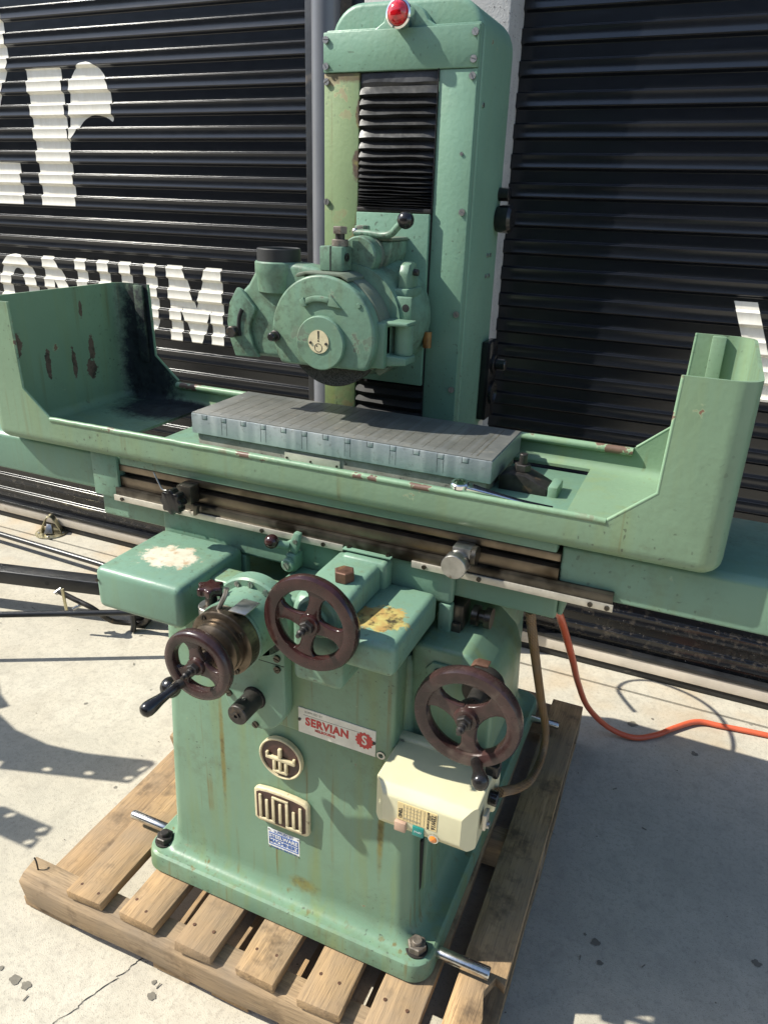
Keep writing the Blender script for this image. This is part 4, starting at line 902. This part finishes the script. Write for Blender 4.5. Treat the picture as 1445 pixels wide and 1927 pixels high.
# cross feed head: flange, barrel, dial
fh = lathe('feed_flange', 'paint', [(.072, 0), (.072, .022), (.069, .026), (.058, .026), (.0565, .034), (.0560, .080), (.052, .082), (0, .082)], (-.011, -.222, .863), (0, -1, 0), 60, G)
for a in (62, 88, 112, 20): screw((-.011+.063*math.cos(R(a)), -.248, .863+.063*math.sin(R(a))), (0, -1, 0), .0048, fh, 'steel')
dl = lathe('index_dial', 'brass_dial', [(.051, 0), (.0550, .001), (.0550, .026), (.0525, .028), (.045, .029), (.045, .036), (.042, .037), (.042, .046), (.034, .052), (.018, .060), (0, .060)], (-.011, -.3045, .863), (0, -1, 0), 60, G)
for a in (35, 125, 215, 305): screw((-.011+.049*math.cos(R(a)), -.3325, .863+.049*math.sin(R(a))), (0, -1, 0), .0045, dl, 'oily_steel')
lathe('dial_collar', 'paint', [(.0545, 0), (.0572, .001), (.0572, .004), (.0545, .005)], (-.011, -.3035, .863), (0, -1, 0), 60, dl, cap=False)
bm = bmesh.new()
for k in range(60):
    M = Matrix.Translation((-.011, -.3185, .863)) @ Matrix.Rotation(2*PI*k/60, 4, 'Y') @ Matrix.Translation((.0551, 0, 0)); r_ = bmesh.ops.create_cube(bm, size=1.0)
    bmesh.ops.transform(bm, matrix=M @ Matrix.Diagonal((.0004, .012 if k % 5 == 0 else .006, .0006, 1)), verts=r_['verts'])
o = finish(bm, 'graduation', 'print_black', dl, smooth=False); o['kind'] = 'stuff'
box('vernier_plate', 'steel', .002, .032, -.325, -.285, .9205, .9228, .0006, dl)
tube('dial_lever', 'steel', spline([(-.022, -.320, .912), (-.016, -.318, .926), (-.010, -.315, .940), (-.0075, -.313, .952)], 4), .004, 10, dl)
bm = bmesh.new(); prof = []
for k in range(42):
    a = 2*PI*k/42; rr = .0195+.0030*math.cos(6*a); prof.append((-.062+rr*math.cos(a), -.282+rr*math.sin(a)))
bm_prism(prof, 'z', .914, .929, bm); bmesh.ops.recalc_face_normals(bm, faces=bm.faces); bevel(bm, .004, 3, ang=50)
ks = finish(bm, 'clamp_knob', 'maroon', G); cyl('knob_neck', 'dark_iron', .0095, (-.062, -.282, .893), (0, 0, 1), .022, .001, 20, ks); cyl('knob_seat', 'steel', .021, (-.062, -.282, .868), (0, 0, 1), .0255, .001, 30, ks); cyl('knob_post', 'paint', .020, (-.062, -.2705, .80), (0, 0, 1), .0675, .001, 30, ks)
tube('ball_lever', 'brass_dial', [(-.03, -.318, .835), (-.135, -.300, .727)], .0075, 10, G); 
ball('lever_ball', 'bakelite', .0185, (-.148, -.298, .716), bpy.data.objects['ball_lever'])
sgn = box('tiny_plate', 'label_cream', -.158, -.130, -.1915, -.1895, .765, .783, .0004, base)

# ---- elevating gearbox at the right shoulder
gb_poly = [(.238, .60), (.238, .835), (.250, .846), (.330, .846), (.368, .812), (.380, .775), (.380, .66), (.355, .60)]
gb = prism('elevating_gearbox', 'paint_base', gb_poly, 'y', -.168, .02, .012, G, 4)
fp = prism('gearbox_cover', 'paint_base', [(.266, .66), (.266, .806), (.277, .820), (.318, .820), (.330, .80), (.345, .74), (.345, .66)], 'y', -.173, -.1683, .003, gb)
screw((.288, -.173, .804), (0, -1, 0), .0075, fp, 'oily_steel')
lathe('shaft_boss', 'dark_iron', [(.030, 0), (.030, .030), (.026, .034), (.014, .034), (.014, .078)], (.3655, -.1685, .808), (0, -1, 0), 40, gb)
prism('spring_clip', 'rust_iron', [(.357, .872), (.359, .884), (.366, .889), (.384, .889), (.384, .886), (.368, .886), (.362, .882), (.360, .872)], 'y', -.245, -.228, .0006, gb)
box('scraped_rail', 'paint_rim', .2635, .305, .03, .40, .60, .84, .01, gb)

# ---- motor starter box
def starter():
    s = prism('motor_starter', 'cream_plastic', [(-.185, .586), (-.185, .671), (-.292, .669), (-.306, .656), (-.306, .604), (-.296, .588)], 'x', .236, .402, .0035, G, 3)
    # chamfered ends: cut the box ends back toward the front
    for x0, sgn_ in ((.236, -1), (.402, 1)):
        bm = bm_prism([(x0-sgn_*.032, -.32), (x0+sgn_*.02, -.32), (x0+sgn_*.02, -.262)] if sgn_ > 0 else [(x0+.032, -.32), (x0-.02, -.32), (x0-.02, -.262)], 'z', .5, .8)
        boolean(s, [finish(bm, 'cut', None)])
    box('lid_back', 'cream_plastic', .231, .407, -.198, -.176, .580, .677, .006, s, 3)
    YF = -.3062
    lbm = Matrix.Translation((.316, YF-.0004, .630))
    lb_ = box('rating_label', 'label_cream', .281, .345, YF-.0006, YF+.0006, .617, .651, 0, s)
    V = R(-90)
    text_mesh('lettering', 'TEW16', 'print_black', .0092, front_at(.3395, YF-.0009, .634, V), lb_, .0001, .0002)
    text_mesh('lettering', 'MOTOR STARTER', 'print_black', .0044, front_at(.3310, YF-.0009, .634, V), lb_, .0001, .0001, .95)
    text_mesh('lettering', 'D.O.L.', 'print_black', .0038, front_at(.3345, YF-.0009, .640, V), lb_, .0001)
    text_mesh('lettering', 'TEND', 'print_black', .0075, front_at(.2855, YF-.0009, .631, V), lb_, .0001, .0002)
    for i, x in enumerate((.291, .2965, .302, .3075, .313, .3185, .3245, .3365)): box('label_line', 'print_grey', x-.00012, x+.00012, YF-.0010, YF-.0007, .619, .649, 0, lb_)
    for zz in (.624, .631, .638, .6445): box('label_line', 'print_grey', .2912, .3183, YF-.0010, YF-.0007, zz-.0001, zz+.0001, 0, lb_)
    for i in range(9): box('label_line', 'print_grey', .2925+.003*i, .2935+.003*i, YF-.0010, YF-.0008, .6205+.0005*(i % 3), .6235, 0, lb_)
    box('stop_button', 'pink_button', .278, .297, YF-.006, YF+.004, .597, .6155, .002, s)
    gbn = box('start_button', 'teal_button', .307, .3255, YF-.0025, YF+.004, .5965, .6145, .001, s)
    text_mesh('lettering', 'START', 'print_white', .0042, front_at(.3163, YF-.0028, .6055), gbn, .0001)
    pl = lathe('pilot_lamp', 'chrome', [(.0082, 0), (.0082, .003), (.0068, .0035)], (.3415, YF+.0005, .603), (0, -1, 0), 26, s, cap=False); lathe('amber_lens', 'amber_lens', [(.0068, 0), (.006, .0035), (.003, .005), (0, .0054)], (.3415, YF, .603), (0, -1, 0), 24, pl)
    for x_, z_ in ((.243, .586), (.243, .671)): screw((x_, -.1985, z_), (0, -1, 0), .003, s, 'steel')
    gl = cyl('cable_gland', 'bakelite', .012, (.402, -.225, .640), (1, 0, 0), .014, .001, 24, s); box('gland_clip', 'aluminium', .405, .412, -.275, -.255, .618, .648, .002, s); screw((.412, -.265, .624), (1, 0, 0), .006, s)
    box('gland_latch', 'bakelite', .388, .410, -.214, -.190, .665, .690, .004, s)
starter()
hs = spline([(.405, -.085, .903), (.406, -.06, .86), (.408, .02, .74), (.411, .13, .58), (.414, .215, .46), (.416, .232, .40), (.416, .195, .375), (.415, .10, .405), (.414, -.03, .495), (.413, -.13, .575), (.412, -.205, .635)], 8)
tube('braided_conduit', 'hose_braid', hs, .0082, 14, G)
# cable loop behind the machine (its shadow lies on the slab)
q = [(.586, .997), (.545, 1.05), (.519, 1.104), (.55, 1.165), (.624, 1.199), (.73, 1.18), (.809, 1.131), (.86, 1.05), (.878, .97), (.87, .90)]
tube('rear_cable', 'rubber', spline([(x-.95*.62, y-.37*.62, .62) for x, y in q], 6), .0055, 10, G)

# ================================================================== LOOSE THINGS
def lifting_bar(c, x0, x1, r, label):
    o = lathe('lifting_bar', 'bright_steel', [(0, 0), (r*.86, 0), (r, .003), (r, x1-x0-.003), (r*.86, x1-x0), (0, x1-x0)], (x0, c[0], c[1]), (1, 0, 0), 30)
    return tag(o, label, 'steel bar', 'lifting bars through the grinder foot')
lifting_bar((-.150, .170), -.432, -.330, .0105, 'short round steel bar sticking out left of the grinder foot')
lifting_bar((-.166, .166), .300, .428, .0120, 'short round steel bar sticking out right beside the front foot nut')
lifting_bar((.600, .170), .300, .400, .0105, 'short round steel bar at the rear of the base behind the conduit')

def ring_bm(c, d, ro, ri, h, bm, seg=30):
    return bm_lathe([(ri, 0), (ro-.0015, 0), (ro, .0015), (ro, h-.0015), (ro-.0015, h), (ri, h), (ri, 0)], c, d, seg, bm, cap=False)
sp_ = thing('ring_spanner', 'chrome ring spanner lying along the pan rim in front of the chuck', 'spanner', (.33, -.14, 1.115))
a, b = Vector((.292, -.138, 1.1095)), Vector((.42, -.136, 1.0950)); dirn = (b-a).normalized(); upv = Vector((0, -.12, .99)).normalized()
finish(ring_bm(a-dirn*.002, upv, .0135, .0085, .009, bmesh.new()), 'ring_head', 'chrome', sp_)
bm = bmesh.new(); side = dirn.cross(upv).normalized(); rows = []
for i in range(9):
    t = i/8; p = a+dirn*(.011+t*.125)+upv*(.0045-.001*math.sin(t*PI)); w = .0085-.0045*math.sin(t*PI)+.001; hh = .0028
    rows.append([bm.verts.new(p+side*s*w+upv*q*hh) for s, q in ((-1, -1), (-1, 1), (1, 1), (1, -1))])
for r0, r1 in zip(rows, rows[1:]):
    for i in range(4): bm.faces.new((r0[i], r0[(i+1) % 4], r1[(i+1) % 4], r1[i]))
bm.faces.new(rows[0]); bm.faces.new(rows[-1][::-1]); bmesh.ops.recalc_face_normals(bm, faces=bm.faces); bevel(bm, .0012, 2); finish(bm, 'shank', 'chrome', sp_)

cordp = [(.395, .10, .885), (.418, .02, .86), (.405, .27, .70), (.424, .44, .50), (.429, .637, .30), (.456, .775, .13), (.520, .835, .035), (.595, .852, .011), (.657, .895, .011), (.706, .955, .011), (.770, 1.018, .012), (.845, 1.033, .010), (.975, 1.05, .009), (1.4, 1.09, .009), (2.2, 1.03, .009)]
tag(tube('extension_cord', 'orange_cord', spline(cordp, 10), .0085, 14), 'orange extension cord running from the grinder across the concrete', 'cord')

# bar, rods and lever lying on the slab at the left
br_ = thing('steel_beam', 'black square steel beam lying behind the grinder at left', 'beam', (-1.5, .6, 0))
u = Vector((.391, .095, 0)).normalized(); v = Vector((-u.y, u.x, 0)); o0 = Vector((-1.697, .553, .12))
def along(bm, o, L0, L1, w, h):
    bm_box(L0, L1, 0, w, 0, h, bm); M = Matrix((u, v, Vector((0, 0, 1)))).transposed().to_4x4(); M.translation = o; bmesh.ops.transform(bm, matrix=M, verts=bm.verts); return bm
bmx = along(bmesh.new(), o0, -1.2, .95, .062, .055); bevel(bmx, .006, 3); finish(bmx, 'beam', 'black_paint', br_)
hc = o0+u*.20+Vector((0, 0, .027)); lathe('bolt_hole', 'slot_black', [(0, 0), (.009, 0), (0, .0006)], hc-v*.0002, -v, 20, br_, cap=False)
for t in (-1.0, .52):
    bmx = along(bmesh.new(), o0+u*t+Vector((0, 0, -.1185)), 0, .055, .060, .118); bevel(bmx, .003, 2); finish(bmx, 'beam_foot', 'black_paint', br_)
r1 = tag(tube('steel_rod', 'black_paint', [(-3.0, .99, .030), (-2.192, .961, .055), (-1.587, .939, .055), (-1.0, .918, .03)], .0125, 16), 'thin black round rod nearest the left roller shutter', 'rod')
r2 = thing('lever_rod', 'black pry rod with flattened eye and bent foot in front of the beam', 'rod', (-1.2, .5, 0))
tube('rod', 'black_paint', [(-2.1, -.02, .15), (-1.435, .34, .17), (-1.013, .57, .17)], .0105, 16, r2)
finish(ring_bm(Vector((-.985, .585, .165)), (0, 0, 1), .020, .010, .010, bmesh.new()), 'eye', 'dark_iron', r2)
tube('bent_arm', 'dark_iron', spline([(-1.395, .553, .165), (-1.33, .565, .14), (-1.265, .575, .118), (-1.225, .610, .06), (-1.205, .645, .035), (-1.165, .668, .03), (-1.12, .67, .045), (-1.08, .66, .10), (-1.03, .60, .155)], 6), .0095, 14, r2)
tube('foot', 'black_paint', [(-1.152, .655, .12), (-1.156, .655, .03), (-1.160, .652, .008)], .0105, 14, r2)
tube('pin', 'zinc_yellow', [(-1.355, .538, .19), (-1.357, .545, .075)], .0055, 12, r2); tube('cross_pin', 'steel', [(-1.40, .545, .158), (-1.385, .562, .172)], .0085, 14, r2); tube('cross_pin', 'steel', [(-1.33, .548, .110), (-1.30, .585, .128)], .006, 12, r2)

bk = thing('floor_latch', 'yellow zinc floor latch on round plate by the left shutter', 'latch', (-2.09, 1.155, 0))
lathe('base_plate', 'zinc_yellow', [(0, 0), (.072, 0), (.074, .0015), (.073, .004), (0, .004)], (-2.095, 1.16, .0012), (0, 0, 1), 44, bk, cap=False)
bm = bmesh.new(); W_ = .019; path = [(-.048, .004), (-.045, .030), (-.018, .080), (-.010, .0875), (.002, .088), (.010, .081), (.040, .028), (.046, .004)]
q1 = [(x, z_) for x, z_ in path]; q2 = [(x*.91, z_-.0045) for x, z_ in path]; q2[0] = (path[0][0]+.005, .004); q2[-1] = (path[-1][0]-.005, .004)
bm_prism(q1+q2[::-1], 'y', -W_, W_, bm); bmesh.ops.transform(bm, matrix=Matrix.Translation((-2.095, 1.165, .0012)) @ Matrix.Rotation(R(28), 4, 'Z'), verts=bm.verts); bmesh.ops.recalc_face_normals(bm, faces=bm.faces); bevel(bm, .001, 1); finish(bm, 'hoop', 'zinc_yellow', bk)
tongue = bm_prism([(-.02, .0), (.02, .0), (.012, .045), (-.008, .048)], 'y', -.012, .012); bmesh.ops.transform(tongue, matrix=Matrix.Translation((-2.085, 1.135, .006)) @ Matrix.Rotation(R(28), 4, 'Z') @ Matrix.Rotation(R(-25), 4, 'X'), verts=tongue.verts); bevel(tongue, .002, 2); finish(tongue, 'tongue', 'steel', bk)
for a_ in (20, 140, 220, 300): cyl('bolt_head', 'steel', .006, (-2.095+.056*math.cos(R(a_)), 1.16+.056*math.sin(R(a_)), .005), (0, 0, 1), .004, .001, 14, bk)

# unseen plates on an added stand, cut to cast the slotted shadows on the slab
ps = thing('shadow_plate_stand', 'unseen added steel stand with slotted plates shaped to cast the shadows at left', 'stand', (-2.35, -.45, 0))
HP = .80
def sh(p): return (p[0]-.95*HP, p[1]-.37*HP)
def slotted(poly, holes, name='slotted_plate'):
    o = prism(name, 'dark_iron', [sh(p) for p in poly], 'z', HP-.004, HP+.004, 0, ps)
    cuts = []
    for (x, y), ang in holes:
        x, y = sh((x, y)); r = []
        for k in range(12):
            t = 2*PI*k/12; px = .017*math.cos(t); py = .0075*math.sin(t); ca, sa = math.cos(R(ang)), math.sin(R(ang)); r.append((x+px*ca-py*sa, y+px*sa+py*ca))
        cuts.append(finish(bm_prism(r, 'z', HP-.05, HP+.05), 'cut', None))
    boolean(o, cuts); return o
slotted([(-1.50, .20), (-1.201, .106), (-1.105, .078), (-.97, .072), (-.846, .092), (-.652, .151), (-.636, .142), (-.652, .052), (-1.009, -.059), (-1.02, -.032), (-1.50, -.19)], [((-.89, -.003), 20), ((-.775, .036), 20), ((-.653, .114), 60), ((-.663, .069), 30)])
slotted([(-1.50, .205), (-1.45, .30), (-1.292, .183), (-1.213, .150), (-1.228, .128), (-1.40, .10), (-1.50, .06)], [])
slotted([(-1.50, -.16), (-.892, -.158), (-.884, -.152), (-.717, -.150), (-.712, -.178), (-.735, -.191), (-.716, -.192), (-.712, -.222), (-.815, -.224), (-1.0, -.26), (-1.50, -.26)], [((-.845, -.166), 35), ((-.734, -.166), 35), ((-.733, -.209), 35)])
box('post', 'dark_iron', -2.36, -2.26, -.50, -.18, .0015, HP-.0045, .006, ps); box('foot', 'dark_iron', -2.55, -2.10, -.65, -.05, .0012, .010, .003, ps)

# unseen building added across the yard, dark to cut front fill and shutter reflections
ob = thing('fill_blocker', 'unseen dark grey building added across the yard to cut fill and reflections', 'building', (0, -7, 0))
box('wall', 'blocker_grey', -22, 5, -14, -7, .0015, 4.3, .01, ob)
for x in (-16, -9, -2.5): box('door', 'shutter_black', x, x+4.2, -7.06, -7.001, .0015, 3.4, .01, ob)
box('roof', 'blocker_grey', -22.4, 5.4, -14.3, -6.7, 4.302, 4.6, .02, ob)

SC.cycles.max_bounces = 7; SC.cycles.diffuse_bounces = 3; SC.cycles.glossy_bounces = 3; SC.cycles.transmission_bounces = 2
SC.cycles.caustics_reflective = False; SC.cycles.caustics_refractive = False
SC.cycles.use_denoising = True; SC.cycles.sample_clamp_indirect = 6.0
